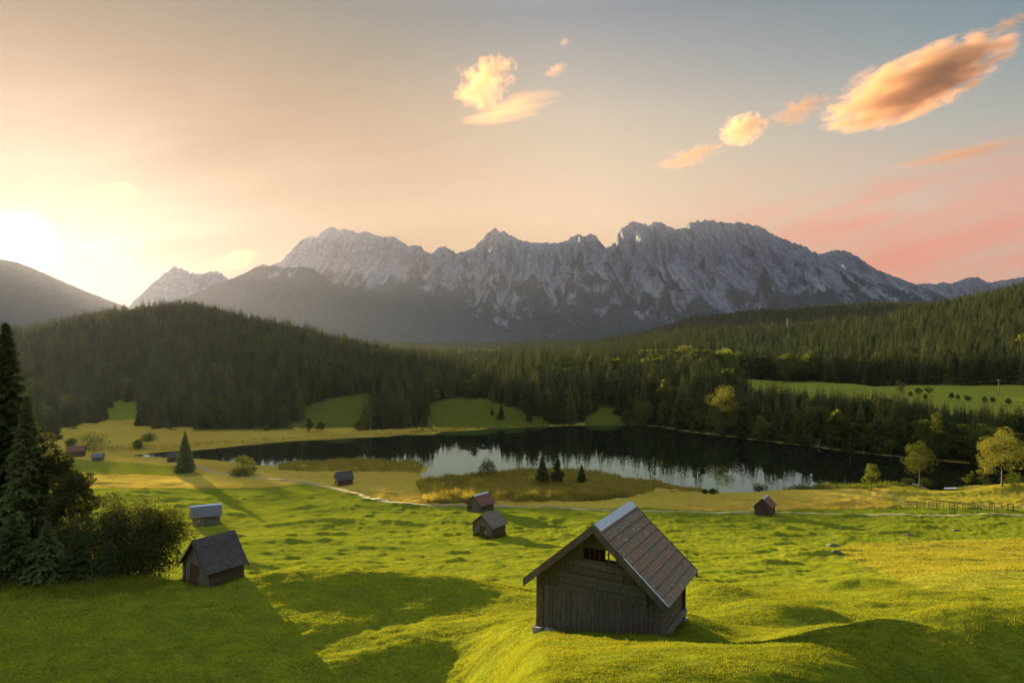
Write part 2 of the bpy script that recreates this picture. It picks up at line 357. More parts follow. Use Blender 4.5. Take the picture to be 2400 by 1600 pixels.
def mat_water():
    m, t, out = new_mat('lake_water'); df = t.new('ShaderNodeBsdfDiffuse'); df.inputs[0].default_value = (.005, .006, .003, 1)
    gl = t.new('ShaderNodeBsdfGlossy'); gl.inputs[0].default_value = (.56, .86, 1, 1); gl.inputs['Roughness'].default_value = .02
    fr = t.new('ShaderNodeFresnel'); fr.inputs[0].default_value = 2.2
    g = t.new('ShaderNodeNewGeometry').outputs['Position']
    bp = t.new('ShaderNodeBump'); bp.inputs['Strength'].default_value = .05; bp.inputs['Distance'].default_value = .05
    t.put(bp.inputs['Height'], t.noise(t.scalev(g, (.25, .6, 1)), 1, 3)); t.l.new(bp.outputs[0], gl.inputs['Normal'])
    mx = t.new('ShaderNodeMixShader'); t.l.new(fr.outputs[0], mx.inputs[0]); t.l.new(df.outputs[0], mx.inputs[1]); t.l.new(gl.outputs[0], mx.inputs[2])
    t.l.new(mx.outputs[0], out.inputs[0]); MAT['water'] = m
mat_ground(); mat_water(); build_ground()
def build_lake():
    # the water sheet runs a little under the banks
    c = LAKE.mean(0); P = LAKE.copy()
    n = len(P); d = np.roll(P, -1, 0) - np.roll(P, 1, 0); nrm = np.stack([d[:, 1], -d[:, 0]], -1); nrm /= np.linalg.norm(nrm, axis=1)[:, None]
    area = np.sum(P[:, 0] * np.roll(P[:, 1], -1) - np.roll(P[:, 0], -1) * P[:, 1])
    P = P + nrm * (0.5 if area > 0 else -0.5)
    o = mesh_obj('lake_water', [(x, y, 0.0) for x, y in P], [tuple(range(n)) if area > 0 else tuple(range(n))[::-1]], MAT['water']); tag(o, kind='structure')
build_lake()
def build_path():
    pts = []
    for (x, y) in PATH_PX:
        D = 150.0
        for _ in range(40):
            X = (x - CX) / FPX * D; zz = hz(X, D); D = .5 * D + .5 * (CAMZ - zz) * FPX / (y - CY)
        pts.append(((x - CX) / FPX * D, D))
    pts = np.array(pts); s = np.concatenate([[0], np.cumsum(np.linalg.norm(np.diff(pts, axis=0), axis=1))]); q = np.arange(0, s[-1], 1.2)
    P = np.stack([np.interp(q, s, pts[:, 0]), np.interp(q, s, pts[:, 1])], -1)
    k = np.ones(9) / 9; P = np.stack([np.convolve(np.pad(P[:, i], 4, 'edge'), k, 'valid') for i in (0, 1)], -1)
    T = np.gradient(P, axis=0); T /= np.linalg.norm(T, axis=1)[:, None]; N = np.stack([T[:, 1], -T[:, 0]], -1)
    w = np.array([-.85, -.72, -.32, .32, .72, .85]); XY = (P[:, None] + N[:, None] * w[None, :, None] * (1 + .12 * np.sin(q * .3))[:, None, None]).reshape(-1, 2)
    Z = height(XY[:, 0], XY[:, 1]) + np.tile(np.array([-.03, .04, .06, .06, .04, -.03]), len(P))
    n = len(w); i = np.arange(len(P) - 1)[:, None] * n + np.arange(n - 1)[None]
    F = np.stack([i, i + 1, i + n + 1, i + n], -1).reshape(-1, 4)
    m, t, out = new_mat('gravel_track'); b = t.new('ShaderNodeBsdfPrincipled'); t.l.new(b.outputs[0], out.inputs[0])
    g = t.new('ShaderNodeNewGeometry').outputs['Position']; a = t.new('ShaderNodeAttribute', attribute_name='across')
    n2 = t.noise(g, .8, 5); c = t.mix(t.step(n2, .35, .7), (.115, .10, .065), (.17, .145, .10))
    c = t.mix(t.step(t.math('ADD', t.math('ABSOLUTE', a.outputs['Fac']), t.math('MULTIPLY', n2, .3)), .42, .58, .8, 0), c, (.15, .13, .02))
    c = t.mix(t.new('ShaderNodeAttribute', attribute_name='worn').outputs['Fac'], (.14, .13, .02), c)
    t.put(b.inputs['Base Color'], c); b.inputs['Roughness'].default_value = 1
    o = mesh_obj('path', np.column_stack([XY, Z]), F, m, smooth=True); tag(o, kind='structure'); add_attr(o.data, 'across', np.tile(w, len(P))); add_attr(o.data, 'worn', np.repeat(1 - .62 * sstep(5, 40, P[:, 0]), len(w)))
build_path()


# ------------------------------------------------------------------ mountains
def mat_mountain():
    m, t, out = new_mat('mountain_rock'); b = t.new('ShaderNodeBsdfPrincipled'); t.l.new(b.outputs[0], out.inputs[0])
    a = t.new('ShaderNodeAttribute', attribute_name='cover'); s = t.new('ShaderNodeAttribute', attribute_name='fall')
    g = t.new('ShaderNodeNewGeometry').outputs['Position']
    n = t.noise(t.scalev(g, (.010, .006, .011)), 1, 6, .65); n2 = t.noise(t.scalev(g, (.028, .016, .022)), 1, 6, .65)
    rock = t.mix(t.step(n2, .35, .68), (.10, .115, .14), (.19, .205, .24)); rock = t.mix(t.step(n, .4, .7, 0, .6), rock, (.075, .08, .09))
    rock = t.mix(t.math('MULTIPLY', s.outputs['Fac'], .8), rock, (.235, .235, .24))
    ck = t.new('ShaderNodeAttribute', attribute_name='crack'); rock = t.mix(t.math('MULTIPLY', ck.outputs['Fac'], .75), rock, (.05, .06, .08))
    veg = t.mix(n2, (.016, .028, .033), (.042, .060, .062))  # plant colour lifted and blued to paint in distant haze
    f = t.step(t.math('ADD', a.outputs['Fac'], t.math('MULTIPLY', t.math('SUBTRACT', n2, .5), .9)), .42, .58)
    t.put(b.inputs['Base Color'], t.mix(f, rock, veg)); b.inputs['Roughness'].default_value = .95; b.inputs['Specular IOR Level'].default_value = 0
    bp = t.new('ShaderNodeBump'); bp.inputs['Strength'].default_value = .8; bp.inputs['Distance'].default_value = 25
    t.put(bp.inputs['Height'], n2); t.l.new(bp.outputs[0], b.inputs['Normal'])
    MAT['rock'] = m
mat_mountain()
def mountain(label_name, prof, D, length, foot=-8.0, spur=260, spur_w=520, veg=.42, vegk=.35, nu=700, nv=150, power=1.9, seed=0, jag=46, scree=1.0, back=.35):
    xs = np.array([p[0] for p in prof], float); ys = np.array([p[1] for p in prof], float)
    px = np.linspace(xs[0], xs[-1], nu); zr = CAMZ + (CY - np.interp(px, xs, ys)) / FPX * D
    Xr = (px - CX) / FPX * D
    zr = zr + jag * (ridged(Xr / 105, Xr * 0 + seed, 5, seed, .62) - .62) * np.clip(zr / 300, 0, 1)
    nb = int(nv * .22)
    v = np.concatenate([-np.linspace(1, 0, nb, endpoint=False) ** 1.5 * back, np.linspace(0, 1, nv) ** 1.25])
    V, U = np.meshgrid(v, np.arange(nu), indexing='ij'); X = Xr[U]; Zr = zr[U]
    va = np.abs(V)
    warp = fbm(X / 700 + seed, V * 3.2, 3, seed + 5) * 330 * va + fbm(X / 240, V * 9, 3, seed + 6) * 70 * va
    g = (1 - np.clip(va, 0, 1)) ** power
    H = foot + (Zr - foot) * g
    s1 = ridged((X + warp) / spur_w, V * .9 + seed, 3, seed + 9, .5)
    s2 = ridged((X + warp * 1.5) / (spur_w * .3), V * 2.2 + seed, 4, seed + 19, .55)
    env = np.clip(va * 8, 0, 1) * (1 - np.clip(va, 0, 1)) ** .9
    rel = np.clip((Zr - foot) / 1400, 0.1, 1.1)
    H = H + rel * env * (spur * (s1 - .62) * 1.5 + spur * .42 * (s2 - .62)) + rel * np.clip(va * 14, 0, 1) * (1 - va * .6) * (60 * (ridged(X / 110 + V * 3, V * length / 150, 4, seed + 29) - .62) + 34 * fbm(X / 45, V * length / 60, 3, seed + 33))
    H = np.maximum(H, foot - 2)
    Yv = D - V * length + rel * env * 120 * (s1 - .6)
    rise = np.max(Zr) - foot
    hn = (H - foot) / rise
    cover = .5 + (veg - hn) / vegk * .5 + (s2 - .62) * .5 + (s1 - .6) * .45 + fbm((X + warp) / 260 + V * 3, V * length / 420, 5, seed + 40, .6) * .75
    if isinstance(scree, tuple): k = scree[0]
    else: k = scree
    fall = np.clip((.58 - s2) * 2.2 + .25 * fbm(X / 90, V * 14, 3, seed + 50), 0, 1) * k * np.exp(-((hn - veg) / .22) ** 2)
    i = np.arange(len(v) - 1)[:, None] * nu + np.arange(nu - 1)[None]
    F = np.stack([i, i + nu, i + nu + 1, i + 1], -1).reshape(-1, 4)
    o = mesh_obj(label_name, np.stack([X.ravel(), Yv.ravel(), H.ravel()], -1), F, MAT['rock'], smooth=True)
    tag(o, kind='structure')
    crack = np.clip((.60 - ridged((X + warp) / 95, V * 5 + seed, 4, seed + 60, .6)) * 3.2, 0, 1); add_attr(o.data, 'crack', crack.ravel())
    add_attr(o.data, 'cover', cover.ravel()); add_attr(o.data, 'fall', fall.ravel())
    return o
MAIN = [(560, 760), (610, 690), (625, 628), (638, 602), (657, 599), (667, 580), (683, 560), (700, 547), (717, 543), (732, 545), (737, 534), (760, 520), (783, 528), (797, 525), (827, 537), (837, 530), (867, 542), (880, 545), (905, 544), (940, 565),
        (957, 561), (967, 564), (983, 580), (990, 579), (1007, 568), (1023, 567), (1040, 577), (1057, 580), (1080, 575), (1100, 557), (1120, 535), (1137, 524), (1148, 531), (1160, 532), (1190, 549), (1217, 557), (1274, 559),
        (1282, 560), (1306, 547), (1326, 538), (1342, 543), (1357, 537), (1369, 542), (1390, 569), (1412, 557), (1417, 537), (1431, 521), (1453, 508), (1469, 513), (1479, 511), (1488, 519), (1498, 510), (1517, 510), (1546, 525), (1565, 525),
        (1580, 514), (1608, 505), (1637, 504), (1661, 511), (1685, 514), (1697, 510), (1723, 514), (1752, 523), (1781, 542), (1814, 554), (1848, 566), (1881, 583), (1905, 600), (1940, 618), (1975, 633), (2016, 650), (2060, 668), (2100, 690), (2150, 720), (2220, 768)]
SHOULDER = [(1840, 640), (1870, 600), (1881, 583), (1920, 574), (1944, 577), (1968, 588), (1992, 607), (2016, 621), (2049, 633), (2087, 648), (2126, 662), (2159, 688), (2200, 715), (2260, 768)]
FARR = [(1990, 760), (2060, 690), (2107, 652), (2126, 651), (2150, 652), (2166, 647), (2183, 652), (2222, 638), (2246, 636), (2265, 650), (2293, 645), (2327, 640), (2352, 636), (2420, 640), (2500, 655), (2700, 690), (2900, 720)]
FRONT = [(380, 768), (440, 712), (493, 674), (540, 644), (590, 614), (605, 606), (623, 612), (650, 613), (677, 615), (693, 610), (717, 615), (737, 630), (760, 648), (823, 667), (890, 657), (925, 649), (950, 657), (990, 674), (1023, 690), (1057, 708), (1120, 742), (1200, 776), (1280, 790)]
TWIN = [(300, 768), (335, 690), (345, 665), (352, 650), (375, 632), (397, 612), (415, 617), (440, 628), (455, 632), (480, 625), (500, 625), (520, 635), (535, 648), (570, 690), (620, 768)]
SUNM = [(-700, 760), (-450, 690), (-250, 640), (-120, 612), (-60, 602), (0, 594), (40, 602), (80, 618), (130, 640), (180, 662), (230, 687), (290, 720), (380, 768)]
mountain('mountain_range', MAIN, 8700, 3600, nu=1300, nv=230, seed=3, spur=330, spur_w=560, veg=.40, vegk=.5)
mountain('mountain_shoulder', SHOULDER, 9300, 3000, nu=300, nv=110, seed=8, veg=.5)
mountain('far_mountain_range', FARR, 11000, 2500, nu=400, nv=70, seed=14, veg=.2, back=.3)
mountain('forested_mountain', FRONT, 5600, 2600, nu=500, nv=130, seed=21, spur=140, spur_w=420, veg=.95, vegk=.28, power=1.25, jag=4)
mountain('twin_peak_mountain', TWIN, 6300, 1500, nu=260, nv=90, seed=27, veg=.25)
mountain('sunward_mountain', SUNM, 5200, 2600, nu=380, nv=90, seed=33, spur=120, veg=1.2, power=1.2, jag=8)


# ------------------------------------------------------------------ mesh collector for boards, beams and posts
class MB:
    def __init__(self, seed=0): self.v = []; self.f = []; self.r = []; self.rng = random.Random(seed)
    def add(self, vs, fs, rnd=None):
        n = len(self.v); self.v += [tuple(v) for v in vs]; self.f += [tuple(i + n for i in f) for f in fs]
        q = self.rng.random() if rnd is None else rnd; self.r += [q] * len(vs)
    def hexa(self, p, rnd=None):
        """eight corners: bottom ring then top ring"""
        self.add(p, [(3, 2, 1, 0), (4, 5, 6, 7), (0, 1, 5, 4), (1, 2, 6, 5), (2, 3, 7, 6), (3, 0, 4, 7)], rnd)
    def box(self, x0, x1, y0, y1, z0, z1, rnd=None, j=0.0):
        J = lambda: self.rng.uniform(-j, j)
        self.hexa([(x0 + J(), y0, z0 + J()), (x1 + J(), y0, z0 + J()), (x1 + J(), y1, z0 + J()), (x0 + J(), y1, z0 + J()),
                   (x0 + J(), y0, z1 + J()), (x1 + J(), y0, z1 + J()), (x1 + J(), y1, z1 + J()), (x0 + J(), y1, z1 + J())], rnd)
    def beam(self, a, b, w, h, up=(0, 0, 1), rnd=None, w2=None):
        a = Vector(a); b = Vector(b); d = (b - a).normalized(); s = d.cross(Vector(up))
        s = s.normalized() if s.length > 1e-4 else Vector((1, 0, 0)); u = s.cross(d); w2 = w if w2 is None else w2
        P = [a - s * w / 2 - u * h / 2, a + s * w / 2 - u * h / 2, a + s * w / 2 + u * h / 2, a - s * w / 2 + u * h / 2,
             b - s * w2 / 2 - u * h / 2, b + s * w2 / 2 - u * h / 2, b + s * w2 / 2 + u * h / 2, b - s * w2 / 2 + u * h / 2]
        self.hexa(P, rnd)
    def tube(self, pts, rad, n=7, cap=True, rnd=None):
        pts = [Vector(p) for p in pts]; vs = []; fs = []
        for i, p in enumerate(pts):
            d = (pts[min(i + 1, len(pts) - 1)] - pts[max(i - 1, 0)]).normalized()
            s = d.cross(Vector((0.31, 0.17, 0.93))); s = s.normalized() if s.length > 1e-3 else Vector((1, 0, 0)); u = s.cross(d)
            r = rad[i] if isinstance(rad, (list, tuple)) else rad
            vs += [p + (s * math.cos(k * 2 * math.pi / n) + u * math.sin(k * 2 * math.pi / n)) * r for k in range(n)]
        for i in range(len(pts) - 1):
            fs += [(i * n + k, i * n + (k + 1) % n, (i + 1) * n + (k + 1) % n, (i + 1) * n + k) for k in range(n)]
        if cap: fs += [tuple(range(n))[::-1], tuple(range((len(pts) - 1) * n, len(pts) * n))]
        self.add(vs, fs, rnd)
    def build(self, name, mat, parent=None, smooth=False):
        o = mesh_obj(name, np.array(self.v), self.f, mat, parent, smooth); add_attr(o.data, 'rnd', self.r); return o
def root(name, loc, rz=0.0):
    o = bpy.data.objects.new(name, None); COL.objects.link(o); o.location = loc; o.rotation_euler = (0, 0, rz); o.empty_display_size = .5
    return o
def ground_hit(px, py):
    D = np.geomspace(9, 2500, 6000); X = (px - CX) / FPX * D; Z = height(X, D)
    y = CY + (CAMZ - Z) / D * FPX
    k = np.nonzero(y <= py)[0]; k = k[0] if len(k) else len(D) - 1
    return Vector((X[k], D[k], Z[k]))

# ------------------------------------------------------------------ materials of wood, roofs and metal
def wood_mat(name, dark, light, along=(9, 9, 1.0), warm=None, rough=.85):
    m, t, out = new_mat(name); b = t.new('ShaderNodeBsdfPrincipled'); t.l.new(b.outputs[0], out.inputs[0])
    a = t.new('ShaderNodeAttribute', attribute_name='rnd').outputs['Fac']; o = t.new('ShaderNodeTexCoord').outputs['Object']
    v = t.vmath('ADD', t.scalev(o, along), t.vmath('MULTIPLY', t.new('ShaderNodeCombineXYZ').outputs[0], (1, 1, 1)))
    cmb = t.new('ShaderNodeCombineXYZ'); t.put(cmb.inputs[0], t.math('MULTIPLY', a, 37.0)); t.put(cmb.inputs[1], t.math('MULTIPLY', a, 19.0)); t.put(cmb.inputs[2], t.math('MULTIPLY', a, 11.0))
    v = t.vmath('ADD', t.scalev(o, along), cmb.outputs[0])
    n = t.noise(v, 1.6, 6, .65); n2 = t.noise(o, .9, 4); n3 = t.noise(v, 7, 4, .7)
    c = t.mix(t.step(n, .3, .7), dark, light); c = t.mix(t.step(a, 0, 1, .0, .45), c, dark)
    c = t.mix(t.step(n3, .52, .75, 0, .6), c, tuple(x * .35 for x in dark))
    if warm: c = t.mix(t.step(n2, .5, .68, 0, .7), c, warm)
    t.put(b.inputs['Base Color'], c); b.inputs['Roughness'].default_value = rough; b.inputs['Specular IOR Level'].default_value = .2
    bp = t.new('ShaderNodeBump'); bp.inputs['Strength'].default_value = .6; bp.inputs['Distance'].default_value = .02
    t.put(bp.inputs['Height'], t.math('ADD', n, n3)); t.l.new(bp.outputs[0], b.inputs['Normal'])
    MAT[name] = m
wood_mat('old_wood', (.046, .039, .032), (.118, .10, .08), warm=(.075, .045, .028))
wood_mat('dark_wood', (.045, .034, .026), (.105, .08, .06))
wood_mat('log_wood', (.06, .046, .034), (.16, .125, .09), along=(9, 1.0, 9))
wood_mat('grey_wood', (.075, .068, .06), (.17, .155, .135))
wood_mat('red_wood', (.14, .045, .02), (.26, .10, .045))
wood_mat('door_wood', (.06, .028, .018), (.11, .052, .035))
wood_mat('pale_wood', (.20, .16, .11), (.36, .30, .22))
wood_mat('shingle_dark', (.026, .023, .023), (.062, .056, .056), along=(3, 3, 3))
wood_mat('silver_roof', (.055, .057, .062), (.10, .102, .108), along=(3, 5, 3), rough=.6)
wood_mat('red_roof', (.08, .035, .025), (.14, .06, .042), along=(3, 5, 3))
wood_mat('board_roof', (.075, .06, .05), (.14, .115, .095), along=(3, 5, 3))
def tile_mat():
    m, t, out = new_mat('tile_roof'); b = t.new('ShaderNodeBsdfPrincipled'); t.l.new(b.outputs[0], out.inputs[0])
    o = t.new('ShaderNodeTexCoord').outputs['Object']; a = t.new('ShaderNodeAttribute', attribute_name='rnd').outputs['Fac']
    n = t.noise(o, 1.1, 5, .6); n2 = t.noise(o, 5, 5, .7); sp = t.noise(o, 9, 2, .5)
    sx = t.new('ShaderNodeSeparateXYZ'); t.put(sx.inputs[0], o)
    rib = t.math('PINGPONG', t.math('MULTIPLY', sx.outputs['Y'], 6.0), 1.0)
    c = t.mix(t.step(n2, .3, .7), (.086, .040, .022), (.158, .066, .034)); c = t.mix(t.step(a, 0, 1, 0, .4), c, (.06, .035, .028))
    c = t.mix(t.step(n, .40, .62, 0, .85), c, (.07, .064, .034)); c = t.mix(t.step(rib, .0, .22, .6, 0), c, (.025, .018, .015))
    c = t.mix(t.step(sp, .66, .72), c, (.34, .34, .28))
    t.put(b.inputs['Base Color'], c); b.inputs['Roughness'].default_value = .8
    bp = t.new('ShaderNodeBump'); bp.inputs['Strength'].default_value = .7; bp.inputs['Distance'].default_value = .03
    t.put(bp.inputs['Height'], t.math('ADD', t.math('MULTIPLY', rib, .8), n2)); t.l.new(bp.outputs[0], b.inputs['Normal']); MAT['tile_roof'] = m
tile_mat()
def plain(name, col, rough=.6, metal=0.0):
    m, t, out = new_mat(name); b = t.new('ShaderNodeBsdfPrincipled'); t.l.new(b.outputs[0], out.inputs[0])
    o = t.new('ShaderNodeTexCoord').outputs['Object']; n = t.noise(o, 4, 4, .6)
    t.put(b.inputs['Base Color'], t.mix(n, tuple(c * .7 for c in col), tuple(min(1, c * 1.25) for c in col))); b.inputs['Roughness'].default_value = rough; b.inputs['Metallic'].default_value = metal
    MAT[name] = m
plain('sheet_metal', (.30, .34, .39), .45, .5); plain('stone', (.22, .21, .20), .9); plain('white_paint', (.75, .75, .72), .5); plain('wire', (.25, .25, .25), .5, .5)


# ------------------------------------------------------------------ hay barns
def slope_boards(mb, side, half, zr, ze, y0, y1, n, th, lap=.018, wob=0.0):
    """n overlapping courses down one roof slope, from the ridge to the eave"""
    rg = mb.rng; L = math.hypot(half, zr - ze); dx, dz = half / L * side, -(zr - ze) / L; nx, nz = (zr - ze) / L * side, half / L
    for k in range(n):
        a = L * k / n - (.03 if k else 0); b = L * (k + 1) / n; w = rg.uniform(-wob, wob); e0 = rg.uniform(-wob, wob); e1 = rg.uniform(-wob, wob)
        def P(s, y, o): return (dx * s + nx * o, y, zr + dz * s + nz * o)
        t0 = lap * .2; t1 = lap
        q = [P(a, y0 + e0, t0 - th), P(b, y0 + e0, t1 - th), P(b, y1 + e1, t1 - th), P(a, y1 + e1, t0 - th), P(a, y0 + e0, t0), P(b, y0 + e0, t1 + w * .2), P(b, y1 + e1, t1 + w * .2), P(a, y1 + e1, t0)]
        if side < 0: q = [q[3], q[2], q[1], q[0], q[7], q[6], q[5], q[4]]
        mb.hexa(q)
def gable_planks(mb, W, base, hw, rise, y0, y1, pw, holes=(), low=None, gap=.008, jit=.0, top_off=.03):
    """upright planks that fill a gable wall, leaving rectangular holes open"""
    x = -W / 2; rg = mb.rng
    while x < W / 2 - .02:
        w = min(pw * rg.uniform(.75, 1.3), W / 2 - x); xa, xb = x + gap, x + w - gap; x += w
        top = lambda q: hw + rise * (1 - abs(q) / (W / 2)) - top_off
        z0 = (base if low is None else low) + rg.uniform(-jit, jit); segs = [(z0, None)]
        cut = [(h[2], h[3]) for h in holes if xb > h[0] + .02 and xa < h[1] - .02]
        for a, b in cut: segs = [(z0, a), (b, None)]
        for a, b in segs:
            r = rg.random(); zt = (lambda q: top(q)) if b is None else (lambda q: b)
            if min(zt(xa), zt(xb)) - a < .03: continue
            mb.hexa([(xa, y0, a), (xb, y0, a), (xb, y1, a), (xa, y1, a), (xa, y0, zt(xa)), (xb, y0, zt(xb)), (xb, y1, zt(xb)), (xa, y1, zt(xa))], r)
def log_wall(mb, x, y0, y1, z0, z1, n, th, gap=.012, ends=.12):
    h = (z1 - z0) / n
    for k in range(n):
        j = mb.rng.uniform(-.015, .015)
        mb.box(x - th / 2 + j, x + th / 2 + j, y0 - ends + mb.rng.uniform(-.04, .04), y1 + ends + mb.rng.uniform(-.04, .04), z0 + k * h + gap, z0 + (k + 1) * h - gap)
def hut(name, label, loc, yaw, W, L, hw, rise, of=.35, ob=.3, ow=.35, roof='board_roof', courses=6, wall='old_wood', side='log_wood', cap=None, door=None, lean=0.0, sink=.35, plank=.2, seed=1, front_logs=False, vents=True):
    r = root(name, loc, -R(yaw)); r.rotation_euler = (0, R(lean), -R(yaw)); tag(r, label, 'barn', 'hay barns on the meadows')
    pitch = rise / (W / 2); half = W / 2 + ow; ze = hw - pitch * ow + .02; zr = hw + rise + .02; y0, y1 = -of, L + ob
    fw = MB(seed)
    if front_logs: 
        for k in range(8): fw.box(-W / 2 - .1, W / 2 + .1, .0, .12, -sink + (hw + sink) * k / 8 + .012, -sink + (hw + sink) * (k + 1) / 8 - .012)
        gable_planks(fw, W, 0, hw, rise, .02, .07, plank, low=hw + .004)
    else:
        gable_planks(fw, W, -sink, hw, rise, 0, .05, plank, holes=((door[0], door[1], door[2], door[3]),) if door else (), jit=.04)
    fw.build('front_wall', MAT[wall], r)
    bw = MB(seed + 1); gable_planks(bw, W, -sink, hw, rise, L - .05, L, plank); bw.build('back_wall', MAT[wall], r)
    for s in (-1, 1):
        sw = MB(seed + 2 + s); log_wall(sw, s * (W / 2 - .08), .06, L - .06, -sink, hw - .04, 8, .14); sw.build('side_wall', MAT[side], r)
    for sx in (-1, 1):
        for yy in (-.05, L - .05):
            p = MB(seed + 5); p.box(sx * W / 2 - .07, sx * W / 2 + .07, yy - .03, yy + .10, -sink, hw - .06, j=.015); p.build('corner_post', MAT[wall], r)
    rf = MB(seed + 7)
    for s in (-1, 1): slope_boards(rf, s, half, zr, ze, y0, y1, courses, .05, wob=.02)
    rfo = rf.build('roof', MAT[roof], r)
    if cap:
        c = MB(seed + 8)
        for s in (-1, 1): slope_boards(c, s, .28, zr + .035, zr + .035 - .28 * pitch, y0 - .02, y1 + .02, 1, .02)
        c.build('ridge_cap', MAT[cap], rfo)
    for yy in (y0 - .03, y1):
        for s in (-1, 1):
            b = MB(seed + 9); dz = .17
            q = [(0, yy, zr - .045 - dz), (s * half, yy, ze - .045 - dz), (s * half, yy + .03, ze - .045 - dz), (0, yy + .03, zr - .045 - dz), (0, yy, zr - .02), (s * half, yy, ze - .02), (s * half, yy + .03, ze - .02), (0, yy + .03, zr - .02)]
            if s < 0: q = [q[1], q[0], q[3], q[2], q[5], q[4], q[7], q[6]]
            b.hexa(q); b.build('barge_board', MAT['dark_wood' if roof != 'silver_roof' else 'grey_wood'], r)
    if door:
        d = MB(seed + 11); xa, xb, za, zb = door; n = 4
        for k in range(n): d.box(xa + (xb - xa) * k / n + .006, xa + (xb - xa) * (k + 1) / n - .006, .012, .045, za + .01, zb - .01, j=.004)
        do = d.build('door', MAT['door_wood'], r)
        h = MB(3); h.box(xb - .16, xb - .12, -.02, .012, (za + zb) / 2 - .08, (za + zb) / 2 + .08); h.build('door_handle', MAT['wire'], do)
    return r

def main_barn():
    yaw = 28.0; L = 4.0; W = 5.35; hw = 2.15; rise = 2.32
    D0 = 29.3; loc = at(1369, 1455, D0); r = root('hay_barn', (loc.x, loc.y, 29.55), -R(yaw)); r.rotation_euler = (0, R(.8), -R(yaw))
    tag(r, 'large weathered plank barn with mossy red tiled roof in the sunlit foreground', 'barn', 'hay barns on the meadows')
    sink = .5; pitch = rise / (W / 2); ow = .52; half = W / 2 + ow; ze = hw - pitch * ow + .03; zr = hw + rise + .03; of, ob = .5, .35
    # front: upright boards below, lying boards in the middle, upright boards in the gable round the hatch
    hole = (-.60, .84, 2.93, 3.44)
    f = MB(11); f.box(-W / 2 + .1, W / 2 - .1, .075, .09, -.3, 2.1, .9); gable_planks(f, W, 0, hw, rise - .02, .03, .055, .19, holes=(hole,), low=2.0, top_off=.10)  # unseen backing sheet added behind the boards so no light shows through the gaps
    x = -W / 2 + .22
    while x < W / 2 - .28:
        w = f.rng.uniform(.16, .27); w = min(w, W / 2 - .24 - x); tl = f.rng.uniform(-.01, .02)
        z0 = f.rng.choice([-.42, -.4, -.45, -.36, -.44]) if x > -1.9 else -.3
        f.hexa([(x + .006, -.005, z0), (x + w - .008, -.005, z0 + .02), (x + w - .008, .03, z0 + .02), (x + .006, .03, z0), (x + .006 + tl, -.005, 1.58), (x + w - .008 + tl, -.005, 1.58), (x + w - .008 + tl, .03, 1.58), (x + .006 + tl, .03, 1.58)])
        x += w
    for (za, zb, xa, xb) in ((1.50, 1.76, -1.75, 2.2), (1.78, 2.02, -1.8, 2.18), (2.03, 2.25, -1.85, 2.2), (2.30, 2.58, -1.15, 1.15), (2.6, 2.86, -1.0, 1.5)):
        f.hexa([(xa, -.03, za), (xb, -.03, za - .05), (xb, .006, za - .05), (xa, .006, za), (xa, -.03, zb), (xb, -.03, zb - .05), (xb, .006, zb - .05), (xa, .006, zb)])
    f.build('front_wall', MAT['old_wood'], r)
    # hatch bars
    k = MB(13); k.box(-.66, .90, .0, .03, 2.87, 2.93); k.box(-.66, .90, .0, .03, 3.44, 3.50); k.box(-.66, -.60, .0, .03, 2.93, 3.44); k.box(.84, .90, .0, .03, 2.93, 3.44); hf = k.build('hatch_frame', MAT['old_wood'], r)
    for xx, wd in ((-.34, .012), (-.12, .012), (.10, .012), (.50, .03)):
        h = MB(12); h.box(xx - wd, xx + wd, .03, .055, 2.93, 3.44); h.build('hatch_bar', MAT['dark_wood'], hf)
    # back gable, open at the top on the lake side so that the field shows through
    b = MB(14); gable_planks(b, W - .3, -sink, hw, rise, L - .05, L, .2, holes=((-1.05, -.60, 1.7, 2.35),)); b.build('back_wall', MAT['dark_wood'], r)
    for s in (-1, 1):
        w = MB(15 + s); n = 9; h0 = (hw + .2 + sink) / n
        for q in range(n):
            g = .05 if q >= 5 else .015
            w.box(s * (W / 2 - .13) - .08, s * (W / 2 - .13) + .08, -.02 + w.rng.uniform(-.06, .04), L + .12 + w.rng.uniform(-.05, .05), -sink + q * h0 + g, -sink + (q + 1) * h0 - g)
        w.build('side_wall', MAT['log_wood'], r)
    for sx in (-1, 1):
        for yy in (.02, L):
            p = MB(17); p.box(sx * (W / 2 - .02) - .1, sx * (W / 2 - .02) + .1, yy - .1, yy + .04, -sink, hw - .02, j=.02); p.build('corner_post', MAT['old_wood'], r)
    lp = MB(18); lp.hexa([(-W / 2 - .2, .1, -.5), (-W / 2 - .12, .1, -.5), (-W / 2 - .12, .3, -.5), (-W / 2 - .2, .3, -.5), (-W / 2 - .05, .1, 1.95), (-W / 2 + .03, .1, 1.95), (-W / 2 + .03, .3, 1.95), (-W / 2 - .05, .3, 1.95)]); lp.build('prop_board', MAT['red_wood'], r)
    sl = MB(19); sl.box(W / 2 - .02, W / 2 + .13, -.1, L + .1, -.12, .1); sl.build('sill_beam', MAT['grey_wood'], r)
    rf = MB(20)
    slope_boards(rf, 1, half, zr, ze, -of, L + ob, 10, .05, lap=.06, wob=.012); slope_boards(rf, -1, half, zr, ze, -of, L + ob, 10, .05, lap=.06, wob=.012)
    rfo = rf.build('roof', MAT['tile_roof'], r)
    c = MB(21)
    for s in (-1, 1): slope_boards(c, s, .30, zr + .075, zr + .075 - .30 * pitch, -of + .12, L + ob + .02, 1, .015)
    c.build('ridge_cap', MAT['sheet_metal'], rfo)
